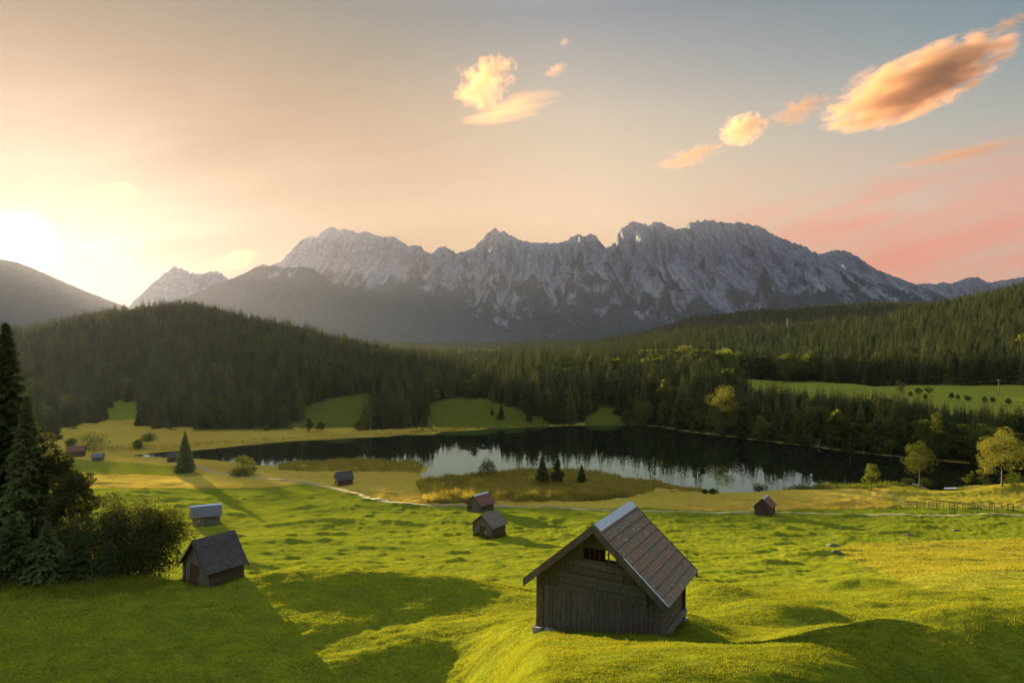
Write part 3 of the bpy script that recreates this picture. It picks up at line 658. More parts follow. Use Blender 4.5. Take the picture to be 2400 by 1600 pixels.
    for yy, nm in ((-of - .035, 'barge_board'), (L + ob, 'barge_board')):
        for s in (-1, 1):
            bb = MB(22 + s); n = 18; dz = .25
            for q in range(n):   # lower edge left ragged by the saw
                a0, a1 = q / n, (q + 1) / n; e0, e1 = (bb.rng.uniform(-.02, .02) if s > 0 else 0), (bb.rng.uniform(-.02, .02) if s > 0 else 0)
                P = lambda a, o: (s * half * a, zr - (zr - ze) * a + o)
                (xa, za), (xb, zb), (xc, zc), (xd, zd) = P(a0, -.03 - dz + e0), P(a1, -.03 - dz + e1), P(a1, .085), P(a0, .085)
                qd = [(xa, yy, za), (xb, yy, zb), (xb, yy + .035, zb), (xa, yy + .035, za), (xd, yy, zd), (xc, yy, zc), (xc, yy + .035, zc), (xd, yy + .035, zd)]
                if s < 0: qd = [qd[1], qd[0], qd[3], qd[2], qd[5], qd[4], qd[7], qd[6]]
                bb.hexa(qd, .4)
            bb.build(nm, MAT['old_wood'], r)
    e = MB(25); L2 = math.hypot(half, zr - ze)
    for a0, a1, s, mt in ((.42, 1.0, 1, 0),):
        e.beam((s * half * a0, -of - .02, zr - (zr - ze) * a0 + .10), (s * half * a1, -of - .02, zr - (zr - ze) * a1 + .10), .10, .014, up=(s * .6, 0, .8))
    e.build('metal_edging', MAT['sheet_metal'], rfo)
    for (sx, sy) in ((-W / 2, -.1), (-W / 2 + .55, -.12), (W / 2 - .1, L)):
        st = MB(26); st.box(sx - .2, sx + .22, sy - .16, sy + .2, -.8, -.34, j=.06); st.build('foundation_stone', MAT['stone'], r)
    return r
main_barn()
def place(px, py, sinkz=0.0):
    p = ground_hit(px, py); return Vector((p.x, p.y, p.z - sinkz))
# yaw: how far the ridge turns to the right of the line of sight
p = stand(449, 44.8)
hut('hay_barn', 'small leaning dark hut with brown door and slumped shingle roof beside the left thicket', (p.x, p.y, 25.35), 36, 2.75, 2.5, 1.95, 1.55, of=.28, ob=.2, ow=.3, roof='shingle_dark', courses=4, wall='grey_wood', side='dark_wood', door=(-.62, .42, .25, 1.85), lean=1.5, sink=.9, plank=.24, seed=31)
def hutpx(label, px, py, *a, **k):
    q = place(px, py); return hut('hay_barn', label, (q.x, q.y, q.z + .12), *a, **k)
hutpx('long silver grey roofed log barn standing behind the small dark hut', 443, 1207, 66, 3.4, 4.9, 2.2, 1.6, roof='silver_roof', courses=7, side='grey_wood', wall='pale_wood', of=.45, ob=.35, ow=.4, seed=41, front_logs=True, cap='sheet_metal')
hutpx('dark brown barn alone on the golden strip by the gravel track', 773, 1114, 62, 3.2, 4.0, 1.8, 1.65, roof='shingle_dark', courses=6, wall='red_wood', side='dark_wood', of=.4, ob=.3, ow=.4, seed=51)
hutpx('barn with rusty red roof at the meadow edge before the reeds', 1089, 1175, 38, 3.9, 4.3, 1.75, 1.75, roof='red_roof', courses=7, wall='grey_wood', side='dark_wood', of=.4, ob=.35, ow=.45, door=(-1.6, -.7, .05, 1.3), seed=61, cap='sheet_metal')
hutpx('low grey plank barn with brown board roof and weeds at its foot', 1108, 1231, 36, 4.2, 3.9, 2.0, 1.7, roof='board_roof', courses=8, wall='grey_wood', side='dark_wood', of=.35, ob=.35, ow=.5, door=(-.4, .55, .05, 1.65), seed=71)
hutpx('little barn with its gable facing the viewer near the right fence', 1752, 1183, 33, 3.3, 3.6, 1.85, 1.65, roof='red_roof', courses=7, wall='dark_wood', side='dark_wood', of=.35, ob=.35, ow=.4, door=(-.35, .55, .05, 1.6), seed=81, cap='sheet_metal')
hutpx('dark hut half hidden behind the lone spruce', 386, 1060, 55, 3.0, 3.6, 1.5, 1.3, roof='shingle_dark', courses=5, wall='dark_wood', side='dark_wood', seed=91)
hutpx('tiny grey shed with a slanting roof at the edge of the bog', 214, 1058, 74, 2.6, 2.8, 1.5, .9, roof='silver_roof', courses=5, wall='grey_wood', side='grey_wood', seed=95)
hutpx('reddish hut showing beside the thicket edge', 158, 1048, 70, 3.4, 4.6, 2.0, 1.4, roof='red_roof', courses=5, wall='dark_wood', side='dark_wood', seed=99)


# ------------------------------------------------------------------ foliage materials
def leaf_mat(name, dark, light, trans=.35, scale=1.2, var=.5, tint=(1.25, 1.15, .6)):
    m, t, out = new_mat(name); o = t.new('ShaderNodeTexCoord').outputs['Object']; rnd = t.new('ShaderNodeObjectInfo').outputs['Random']
    a = t.new('ShaderNodeAttribute', attribute_name='rnd').outputs['Fac']
    n = t.noise(o, scale, 3, .6)
    c = t.mix(t.step(n, .35, .65), dark, light); c = t.mix(t.step(a, .1, 1, 0, .7), c, light)
    c = t.mix(t.step(rnd, .35, 1, 0, var), c, tuple(x * .45 for x in dark)); c = t.mix(t.step(rnd, .35, 0, 0, min(1, var * 1.6)), c, tuple(x * 1.45 for x in light))
    df = t.new('ShaderNodeBsdfDiffuse'); t.put(df.inputs[0], c)
    tr = t.new('ShaderNodeBsdfTranslucent'); t.put(tr.inputs[0], t.mix(1.0, c, tint, 'MULTIPLY'))
    mx = t.new('ShaderNodeMixShader'); mx.inputs[0].default_value = trans
    t.l.new(df.outputs[0], mx.inputs[1]); t.l.new(tr.outputs[0], mx.inputs[2]); t.l.new(mx.outputs[0], out.inputs[0]); MAT[name] = m
leaf_mat('spruce_needles', (.024, .036, .012), (.058, .073, .022), .24, .9)
leaf_mat('warm_needles', (.042, .050, .013), (.082, .086, .022), .34, .9)
leaf_mat('green_leaves', (.045, .062, .014), (.085, .105, .022), .40, .6, .55)
leaf_mat('bright_leaves', (.075, .085, .018), (.13, .135, .030), .46, .6, .2)
leaf_mat('dark_leaves', (.020, .027, .009), (.045, .052, .016), .30, .8, .3)
leaf_mat('reed_blades', (.15, .13, .028), (.26, .225, .05), .48, .25, 0)
leaf_mat('grass_blades', (.062, .088, .010), (.142, .155, .018), .42, .35, 0, tint=(1.25, 1.1, .5))
leaf_mat('tall_grass_blades', (.12, .125, .018), (.19, .182, .03), .42, .35, 0)
wood_mat('bark', (.05, .038, .028), (.12, .095, .07), along=(6, 6, 1.5)); wood_mat('birch_bark', (.22, .20, .17), (.45, .42, .37), along=(3, 3, 6))

def kites(P0, P1, w, sag, mid=.42):
    d = P1 - P0; s = np.stack([d[:, 1], -d[:, 0], np.zeros(len(d))], -1); s /= (np.linalg.norm(s, axis=1)[:, None] + 1e-6)
    m = P0 + d * mid; z = np.array([0, 0, 1.0])
    a = m + s * w[:, None] - z * sag[:, None]; b = m - s * w[:, None] - z * sag[:, None]
    V = np.stack([P0, a, P1, b], 1).reshape(-1, 3); n = len(P0)
    q = np.arange(n)[:, None] * 4
    return V, np.concatenate([q + np.array([[0, 1, 2]]), q + np.array([[0, 2, 3]])])
def join(parts):
    Vs, Fs, n = [], [], 0
    for V, F in parts: Vs.append(V); Fs.append(F + n); n += len(V)
    return np.vstack(Vs), np.vstack(Fs)
def leaf_obj(name, V, F, mat, parent=None, seed=0):
    o = mesh_obj(name, V, F, MAT[mat], parent)
    r = np.random.default_rng(seed); k = len(V) // 4 if len(V) % 4 == 0 else len(V) // 3; g = 4 if len(V) % 4 == 0 else 3
    add_attr(o.data, 'rnd', np.repeat(r.random(k), g)[:len(V)] if k * g == len(V) else r.random(len(V)))
    return o
def conifer_mesh(seed, H, Rb, whorls, per, twigs=0, clear=.06, droop=.32, ragged=.25, fine=0, taper=.9):
    g = np.random.default_rng(seed); u = np.linspace(clear, .985, whorls) ; u = np.repeat(u, per) + g.uniform(-.5, .5, whorls * per) * (1 - clear) / whorls
    u = np.clip(u, clear * .6, .992); n = len(u)
    az = np.tile(np.arange(per) * 2 * np.pi / per, whorls) + np.repeat(np.arange(whorls) * 2.4, per) + g.uniform(-.4, .4, n)
    lump = 1 + ragged * np.sin(az * 2 + seed) * .5
    Ln = Rb * ((1 - u) ** taper) * g.uniform(1 - ragged * 1.6, 1 + ragged * .6, n) * lump + .012 * H * g.uniform(.3, 1, n)
    Ln *= np.where(u < clear + .12, .75 + .25 * (u - clear) / .12, 1)
    z0 = u * H; dz = -droop * Ln * (1.15 - u) + .10 * Ln * u
    P0 = np.stack([.03 * np.cos(az), .03 * np.sin(az), z0], -1); P1 = np.stack([Ln * np.cos(az), Ln * np.sin(az), z0 + dz], -1)
    sg = g.uniform(.16, .38, n)
    parts = [kites(P0, P1, Ln * g.uniform(.17, .28, n), Ln * sg, .5)]
    if twigs:
        f = g.uniform(.25, .95, (n, twigs)); sd = g.choice([-1, 1], (n, twigs)); ang = az[:, None] + sd * g.uniform(.5, 1.0, (n, twigs)); tl = Ln[:, None] * g.uniform(.22, .42, (n, twigs)) * (1.1 - f * .5)
        B = P0[:, None] + (P1 - P0)[:, None] * f[..., None] ; E = B + np.stack([np.cos(ang) * tl, np.sin(ang) * tl, -tl * g.uniform(.3, 1.3, (n, twigs))], -1)
        B = B.reshape(-1, 3); E = E.reshape(-1, 3); tl = tl.ravel(); parts.append(kites(B, E, tl * g.uniform(.20, .34, len(tl)), tl * g.uniform(.15, .6, len(tl))))
        if fine:
            m = len(B); f = g.uniform(.1, 1.0, (m, fine)); q = B[:, None] + (E - B)[:, None] * f[..., None]
            dd = g.normal(size=(m, fine, 3)); dd[..., 2] = dd[..., 2] * .6 - .5; dd /= np.linalg.norm(dd, axis=-1)[..., None]; l = g.uniform(.10, .30, (m, fine, 1)) * (H / 20) ** .5
            q = q.reshape(-1, 3); e = q + (dd * l).reshape(-1, 3); parts.append(kites(q, e, np.full(len(q), .035) * (H / 20) ** .5 * g.uniform(.7, 1.5, len(q)), np.full(len(q), .02)))
    # the leader
    k = 5; a = np.arange(k) * 2 * np.pi / k; P0 = np.tile([[0, 0, H * .955]], (k, 1)); P1 = np.stack([.004 * H * np.cos(a), .004 * H * np.sin(a), np.full(k, H)], -1)
    parts.append(kites(P0, P1, np.full(k, H * .006), np.full(k, 0.0)))
    return join(parts)
def leaf_cards(g, C, size, flat=.0):
    n = len(C); d1 = g.normal(size=(n, 3)); d1 /= np.linalg.norm(d1, axis=1)[:, None]; d2 = np.cross(d1, g.normal(size=(n, 3))); d2 /= np.linalg.norm(d2, axis=1)[:, None]
    s = (size * g.uniform(.6, 1.35, n))[:, None]
    V = np.stack([C - d1 * s, C + d2 * s * .55, C + d1 * s, C - d2 * s * .55], 1).reshape(-1, 3); q = np.arange(n)[:, None] * 4
    return V, np.concatenate([q + np.array([[0, 1, 2]]), q + np.array([[0, 2, 3]])])
def broadleaf_mesh(seed, H, Rx, clear, clumps, leaves, size, rc=.34, top=.5, shape=1.0):
    """leaf clumps spread over the outside of an egg-shaped crown; returns the mesh and the clump centres"""
    g = np.random.default_rng(seed); cz = clear * H + (H - clear * H) * .48; rz = (H - clear * H) * .52
    d = g.normal(size=(clumps, 3)); d /= np.linalg.norm(d, axis=1)[:, None]; rr = g.uniform(.35, .88, clumps) ** .7
    K = np.stack([d[:, 0] * Rx * rr, d[:, 1] * Rx * rr, cz + d[:, 2] * rz * rr], -1)
    w = 1 - shape * .35 * np.clip((K[:, 2] - cz) / rz, -.4, 1); K[:, :2] *= w[:, None]
    K[:, 0] += g.normal(0, .08 * Rx, clumps)
    R_ = Rx * rc * g.uniform(.65, 1.25, clumps)
    idx = g.integers(0, clumps, leaves); e = g.normal(size=(leaves, 3)); e /= np.linalg.norm(e, axis=1)[:, None]
    q = g.uniform(.45, 1.08, leaves) ** .6
    C = K[idx] + e * (R_[idx] * q)[:, None] * np.array([1, 1, .8])
    return leaf_cards(g, C, size), K
def trunk_mb(H, r, seed, lean=.01, K=None, start=.25):
    g = random.Random(seed); mb = MB(seed); n = 6; P = [(g.uniform(-1, 1) * lean * H * i / n, g.uniform(-1, 1) * lean * H * i / n, H * i / n - (.3 if i == 0 else 0)) for i in range(n + 1)]
    mb.tube(P, [r * (1.25 if i == 0 else 1 - .88 * i / n) for i in range(n + 1)], 7)
    if K is not None:
        for c in K:
            z = max(H * start, c[2] - .45 * math.hypot(c[0], c[1]) - .1 * H); i = min(n - 1, int(z / H * n)); f = z / H * n - i
            b = Vector(P[i]).lerp(Vector(P[i + 1]), f); m = b.lerp(Vector(c), .5) + Vector((0, 0, -.04 * H))
            mb.tube([b, m, Vector(c)], [r * .35, r * .2, r * .06], 5, False)
    return mb

# ------------------------------------------------------------------ one conifer / one broadleaf tree as a thing with trunk and crown
SMALL = {}
def spruce(label, loc, H, Rb, seed, detail=1, mat='spruce_needles', name='spruce_tree', group=None, cat='tree', clear=.06, droop=.32, rag=.25):
    r = root(name, loc, seed * 1.7 % 6.28); tag(r, label, cat, group)
    a = {0: (24, 8, 0, 0), 1: (30, 9, 3, 0), 2: (42, 11, 6, 2), 3: (62, 13, 9, 5)}[detail]
    V, F = conifer_mesh(seed, H, Rb, a[0], a[1], a[2], fine=a[3], clear=clear, droop=droop, ragged=rag)
    leaf_obj('crown', V, F, mat, r, seed); trunk_mb(H * .97, max(.05, H * .012), seed, .002).build('trunk', MAT['bark'], r, True)
    return r
def broadleaf(label, loc, H, Rx, seed, clear=.25, clumps=26, leaves=2500, size=.16, mat='green_leaves', name='broadleaf_tree', group=None, cat='tree', bark='bark', rc=.34, shape=1.0, limbs=12):
    r = root(name, loc, seed * 1.3 % 6.28); tag(r, label, cat, group)
    (V, F), K = broadleaf_mesh(seed, H, Rx, clear, clumps, leaves, size, rc, shape=shape)
    leaf_obj('crown', V, F, mat, r, seed); trunk_mb(H * .82, max(.04, H * .014), seed, .015, K[:limbs], max(.1, clear * .8)).build('trunk', MAT[bark], r, True)
    return r
def bush(label, loc, H, Rx, seed, leaves=1200, size=.12, mat='green_leaves', name='bush', group=None):
    r = root(name, loc, seed % 6.28); tag(r, label, 'bush', group)
    (V, F), K = broadleaf_mesh(seed, H, Rx, .02, 26, leaves, size, .56, shape=.5)
    leaf_obj('foliage', V, F, mat, r, seed)
    mb = MB(seed)
    for c in K[:7]: mb.tube([(c[0] * .1, c[1] * .1, -.2), (c[0] * .5, c[1] * .5, c[2] * .5), tuple(c)], [.03, .02, .008], 5, False)
    mb.build('stems', MAT['bark'], r, True)
    return r
def by_px(fn, label, px, py_top, seed, py_base=None, D=None, wpx=None, **k):
    """plant at sight line px; height follows from the two marks"""
    p = stand(px, D) if D else ground_hit(px, py_base); D = p.y
    H = CAMZ - (py_top - CY) / FPX * D - p.z; Rx = wpx / FPX * D / 2
    return fn(label, p, H, Rx, seed, **k)

# the thicket on the left edge
by_px(spruce, 'tallest dark spruce at the left edge, rising above the forested hill', 14, 738, 201, D=56, wpx=215, detail=3, clear=.03, rag=.4)
by_px(spruce, 'second dark spruce standing right beside the tallest spruce of the thicket', 62, 905, 202, D=53, wpx=160, detail=3, clear=.03, rag=.4)
by_px(broadleaf, 'dark broadleaf tree bulging out of the thicket below the tallest spruce', 122, 985, 203, D=54, wpx=150, clear=.05, clumps=46, leaves=16000, size=.11, mat='dark_leaves', limbs=10, shape=.7)
by_px(broadleaf, 'lower rounded dark tree between the thicket spruces and the shrubs', 168, 1062, 204, D=52, wpx=115, clear=.05, clumps=34, leaves=11000, size=.10, mat='dark_leaves', shape=.6)
by_px(bush, 'slender tall dark shrub with a spiky top above the other shrubs', 283, 1112, 205, D=52, wpx=118, leaves=9000, size=.085, mat='dark_leaves', name='shrub')
by_px(bush, 'broad dark shrub nearest to the small leaning hut', 358, 1158, 206, D=49.5, wpx=150, leaves=13000, size=.085, mat='dark_leaves', name='shrub')
by_px(bush, 'dark shrub in the middle of the shrub row behind the small spruces', 316, 1165, 207, D=51, wpx=140, leaves=11000, size=.085, mat='dark_leaves', name='shrub')
by_px(bush, 'dark shrub leaning on the thicket trees at the inner end of the shrub row', 225, 1150, 208, D=50.5, wpx=150, leaves=12000, size=.085, mat='dark_leaves', name='shrub')
by_px(spruce, 'young spruce at the foot of the thicket, nearest the left edge', 30, 1180, 209, D=46, wpx=150, detail=2, clear=.02, name='young_spruce')
by_px(spruce, 'young spruce at the foot of the thicket with the second highest tip', 108, 1195, 210, D=46.5, wpx=135, detail=2, clear=.02, name='young_spruce')
by_px(spruce, 'young spruce in front of the dark shrub row', 178, 1222, 211, D=46.5, wpx=120, detail=2, clear=.02, name='young_spruce')
by_px(spruce, 'lowest young spruce of the thicket front beside the shrubs', 252, 1240, 212, D=47.5, wpx=105, detail=2, clear=.02, name='young_spruce')
for i, (x, d, h, w) in enumerate(((-110, 62, 17, 5.0), (-60, 72, 17, 5.0))):
    p = stand(x, d); spruce('dark spruce of the thicket beyond the left edge', p, h, w / 2, 221 + i, detail=1, clear=.03, group='spruces beyond the left edge')

# single trees and bushes in the valley
by_px(spruce, 'lone dark spruce on the meadow in front of the lake arm', 425, 989, 231, py_base=1083, wpx=58, detail=2, clear=.02, droop=.25, rag=.2)
by_px(bush, 'round dark bush beside the gravel track near the lake arm', 563, 1046, 232, py_base=1090, wpx=46, leaves=3000, size=.15, mat='green_leaves')
by_px(bush, 'low spreading bush at the foot of the round trackside bush', 545, 1076, 233, py_base=1092, wpx=40, leaves=1500, size=.13, mat='green_leaves')
by_px(bush, 'feathery light bush on the reed bank by the water', 1119, 1052, 241, py_base=1096, wpx=40, leaves=2200, size=.15, mat='green_leaves')
by_px(spruce, 'tallest dark spruce on the reed bank before the lake', 1246, 1040, 242, py_base=1110, wpx=40, detail=2, clear=.05, droop=.22, rag=.45, mat='warm_needles')
by_px(spruce, 'larch with a bare stem foot beside the tallest spruce on the reed bank', 1281, 1044, 243, py_base=1113, wpx=38, detail=2, clear=.14, droop=.15, rag=.5, mat='warm_needles', name='larch_tree')
by_px(spruce, 'small spruce standing apart on the reed bank', 1336, 1066, 244, py_base=1107, wpx=32, detail=2, clear=.04, rag=.3, mat='warm_needles')
by_px(broadleaf, 'slender young tree at the shore end of the thin fence', 2001, 1060, 251, py_base=1124, wpx=36, clear=.06, clumps=24, leaves=2600, size=.16, mat='green_leaves', rc=.5, shape=1.6)
by_px(broadleaf, 'broad airy tree with a clear stem on the bathing shore', 2112, 1010, 252, py_base=1120, wpx=72, clear=.3, clumps=44, leaves=6000, size=.135, mat='green_leaves', rc=.36)
by_px(broadleaf, 'big yellow green tree with forked stem near the right edge', 2302, 976, 253, py_base=1116, wpx=98, clear=.24, clumps=60, leaves=9000, size=.145, mat='bright_leaves', rc=.33, name='maple_tree')
by_px(broadleaf, 'thin young tree left of the big yellow green tree', 2229, 1078, 254, py_base=1114, wpx=22, clear=.1, clumps=14, leaves=900, size=.14, mat='green_leaves', rc=.5)
by_px(broadleaf, 'small pale tree just under the big yellow green tree', 2268, 1060, 255, py_base=1113, wpx=34, clear=.35, clumps=14, leaves=1200, size=.16, mat='bright_leaves', rc=.45)
for i, (x, y0, y1, w, lb) in enumerate(((2206, 1110, 1096, 24, 'rounded willow bush beside the white boat'), (2330, 1114, 1088, 44, 'dark bush under the big yellow green tree'), (2263, 1112, 1092, 24, 'bright round bush behind the grassy rise'), (2085, 1112, 1100, 26, 'reed like bush next to the jetty'),
        (2128, 1119, 1102, 30, 'low bush right of the broad airy tree'), (1746, 1126, 1113, 32, 'round sedge bush on the near lake shore'), (1637, 1134, 1122, 14, 'small shore bush left of the round sedge bush'), (1618, 1132, 1124, 12, 'smallest bush on the near lake shore'))):
    by_px(bush, lb, x, y1, 261 + i, py_base=y0, wpx=w, leaves=900, size=.14, mat='green_leaves')
for i, (x, y0, y1, w, lb) in enumerate(((215, 1030, 985, 56, 'large dark bush in the misty meadow behind the thicket'), (345, 1012, 997, 34, 'pale bush pair on the far golden meadow'), (316, 1030, 1010, 20, 'small dark bush on the far bank of the lake arm'), (165, 1028, 1008, 24, 'bush beside the reddish hut'), (612, 988, 974, 12, 'tiny sunlit bush on the far golden meadow'))):
    by_px(bush, lb, x, y1, 281 + i, py_base=y0, wpx=w, leaves=1500, size=.22, mat='green_leaves')
by_px(spruce, 'dark spruce in the misty gap behind the left thicket', 118, 936, 291, py_base=1010, wpx=60, detail=1)
by_px(spruce, 'solitary dark tree in the gap of the left hill', 254, 896, 292, py_base=936, wpx=20, detail=1)

# groups on the far shore
for i, (x, y0, y1, w, lb) in enumerate(((862, 985, 908, 26, 'left spruce of the clump on the far shore'), (886, 984, 888, 30, 'tallest spruce of the clump on the far shore'), (906, 983, 900, 26, 'spruce just right of the tallest in the far shore clump'), (925, 982, 918, 24, 'right spruce of the clump on the far shore'), (975, 978, 920, 24, 'lone tapering spruce right of the far shore clump'),
        (1215, 966, 922, 20, 'small spruce left of the shore trio'), (1272, 973, 906, 26, 'left spruce of the trio at the water'), (1292, 973, 898, 26, 'middle spruce of the trio at the water'), (1312, 973, 902, 28, 'right spruce of the trio at the water'), (1151, 960, 926, 24, 'dark squat spruce on the far clearing'), (1130, 952, 932, 12, 'small spruce at the upper edge of the far clearing'))):
    by_px(spruce, lb, x, y1, 321 + i, py_base=y0, wpx=w, detail=1, clear=.03)
for i, (x, y0, y1, w, lb) in enumerate(((834, 986, 944, 24, 'sunlit birch at the left of the far shore clump'), (851, 986, 926, 22, 'taller sunlit birch against the far shore spruces'), (822, 988, 966, 18, 'lowest sunlit birch by the far shore clump'), (935, 977, 932, 18, 'pale birch on the right of the far shore clump'), (711, 992, 958, 18, 'dark leafy tree on the far golden meadow edge'), (736, 991, 968, 16, 'lighter leafy tree beside the dark one on the far meadow edge'))):
    by_px(broadleaf, lb, x, y1, 341 + i, py_base=y0, wpx=w, clear=.06, clumps=20, leaves=1400, size=.24, mat='bright_leaves' if 'birch' in lb else 'green_leaves', name='birch_tree' if 'birch' in lb else 'leafy_tree', rc=.45, shape=1.3, bark='birch_bark' if 'birch' in lb else 'bark')

# ------------------------------------------------------------------ the woods
def tree_kind(seed, mat, **k):
    V, F = conifer_mesh(seed, 1.0, k.pop('Rb', .16), k.pop('wh', 24), k.pop('per', 8), **k)
    return V, F, mat
def proto(V, F, mat, trunk_r=.008, bark='bark', top=.95, K=None, start=.3):
    """crown and trunk meshes one metre tall, shared by every tree of this shape"""
    c = bpy.data.meshes.new('crown_shape'); tmp = leaf_obj('crown', V, F, mat, None, 5); me = tmp.data; bpy.data.objects.remove(tmp)
    tb = trunk_mb(top, trunk_r, 3, .004, K, start); tmp = tb.build('trunk', MAT[bark], None, True); tm = tmp.data; bpy.data.objects.remove(tmp); bpy.data.meshes.remove(c)
    return me, tm
KINDS = []
for sd, rb, mt, rg, dr, wh in ((301, .20, 'spruce_needles', .25, .35, 26), (302, .175, 'spruce_needles', .3, .3, 26), (303, .235, 'spruce_needles', .25, .4, 24), (304, .19, 'warm_needles', .35, .28, 24), (305, .25, 'warm_needles', .35, .35, 22)):
    KINDS.append(('spruce', proto(*tree_kind(sd, mt, Rb=rb, ragged=rg, droop=dr, wh=wh + 6, per=10, twigs=3, clear=.05))))
for sd, rx, mt, cl, sh in ((311, .26, 'green_leaves', .08, .8), (312, .32, 'green_leaves', .12, .6), (313, .22, 'green_leaves', .05, 1.2), (314, .24, 'bright_leaves', .06, .9)):
    (V, F), K = broadleaf_mesh(sd, 1.0, rx, cl, 34, 1500, .030, .33, shape=sh)
    KINDS.append(('broadleaf', proto(V, F, mt, .014, K=K[:6])))
def copy_tree(kind, name, label, group, loc, H, wide, rz):
    r = root(name, loc, rz); tag(r, label, 'tree', group); r.scale = (H * wide, H * wide, H)
    for nm, me in zip(('crown', 'trunk'), KINDS[kind][1]):
        c = bpy.data.objects.new(nm, me); COL.objects.link(c); c.parent = r
    return r
def scatter():
    g = np.random.default_rng(99)
    def cand(x0, x1, y0, y1, s):
        X, Y = np.meshgrid(np.arange(x0, x1, s), np.arange(y0, y1, s)); X = X.ravel() + g.uniform(-.45, .45, X.size) * s; Y = Y.ravel() + g.uniform(-.45, .45, Y.size) * s
        return X, Y
    out = []
    for (x0, x1, y0, y1, s) in ((-700, 900, 195, 560, 4.4), (-800, 1100, 560, 1180, 6.0), (0, 2200, 1180, 2700, 13)):
        X, Y = cand(x0, x1, y0, y1, s); px = CX + X / Y * FPX; k = (px > -330) & (px < 2800); X, Y, px = X[k], Y[k], px[k]
        k = (Y < 1180) | (px > 1380); X, Y, px = X[k], Y[k], px[k]
        Z = height(X, Y); z, clear, sd = zones(X, Y, Z); k = (z[:, 1] > .7) & (sd > 1.5); out.append((X[k], Y[k], Z[k], px[k], sd[k], np.full(k.sum(), s)))
    X, Y, Z, px, sd, sp = (np.concatenate(a) for a in zip(*out)); n = len(X)
    left = px < 1150; H = np.where(left, g.uniform(9, 14.5, n), g.uniform(14, 20, n)); H = np.where((px > 1440) & (sd < 64) & (Y < 330), np.interp(px, [1440, 1700, 1900, 2200, 2352], [19, 19, 15.5, 13, 13]) * g.uniform(.72, 1.12, n), H)
    H *= np.where(g.random(n) < .15, 1.38, 1) * np.where(Y > 1180, 1.0, 1)
    H = np.where((px > 1000) & (px < 1450), H * .86, H)
    ytop = np.interp(px, [1400, 1640, 1690, 1760, 1800, 1905, 1950, 2000, 2100, 2200, 2352, 2800], [850, 862, 893, 880, 886, 894, 902, 894, 906, 926, 930, 930]) + g.uniform(-12, 16, n)
    H = np.where((px > 1655) & (sd < 64) & (Y < 345), np.clip(CAMZ - (ytop - CY) / FPX * Y - Z, 5, 23), H)
    edge = (sd < 14) & (px > 1430); H = np.where(edge, H * g.uniform(.55, 1.0, n), H)
    broad = g.random(n) < np.where(edge & (Y < 400), .36, np.where(left, .05, .05)); broad |= (px > 1480) & (px < 1760) & (Y > 395) & (Y < 480) & (g.random(n) < .45)
    broad |= (fbm(X / 50, Y / 50, 2, 61) > .45) & (Y < 500)
    H = np.where(broad, H * .85, H); H = np.where(broad & (px > 1480) & (px < 2250) & (Y > 395) & (Y < 480), g.uniform(15, 20, n), H)
    kind = np.where(broad, 5 + g.integers(0, 4, n), g.choice([0, 1, 2, 3, 4], n, p=[.3, .25, .2, .15, .1])); kind = np.where(broad & ((Y > 345) | (sd > 30)) & (kind == 8), 5, kind)
    hillside = (Y > 480) & ~left; kind = np.where(hillside & (g.random(n) < .97), g.integers(0, 3, n), kind); broad = broad & ~(kind < 5)
    wide = g.uniform(.85, 1.25, n); rz = g.uniform(0, 6.28, n)
    return X, Y, Z, px, sd, H, kind, wide, rz, broad, left
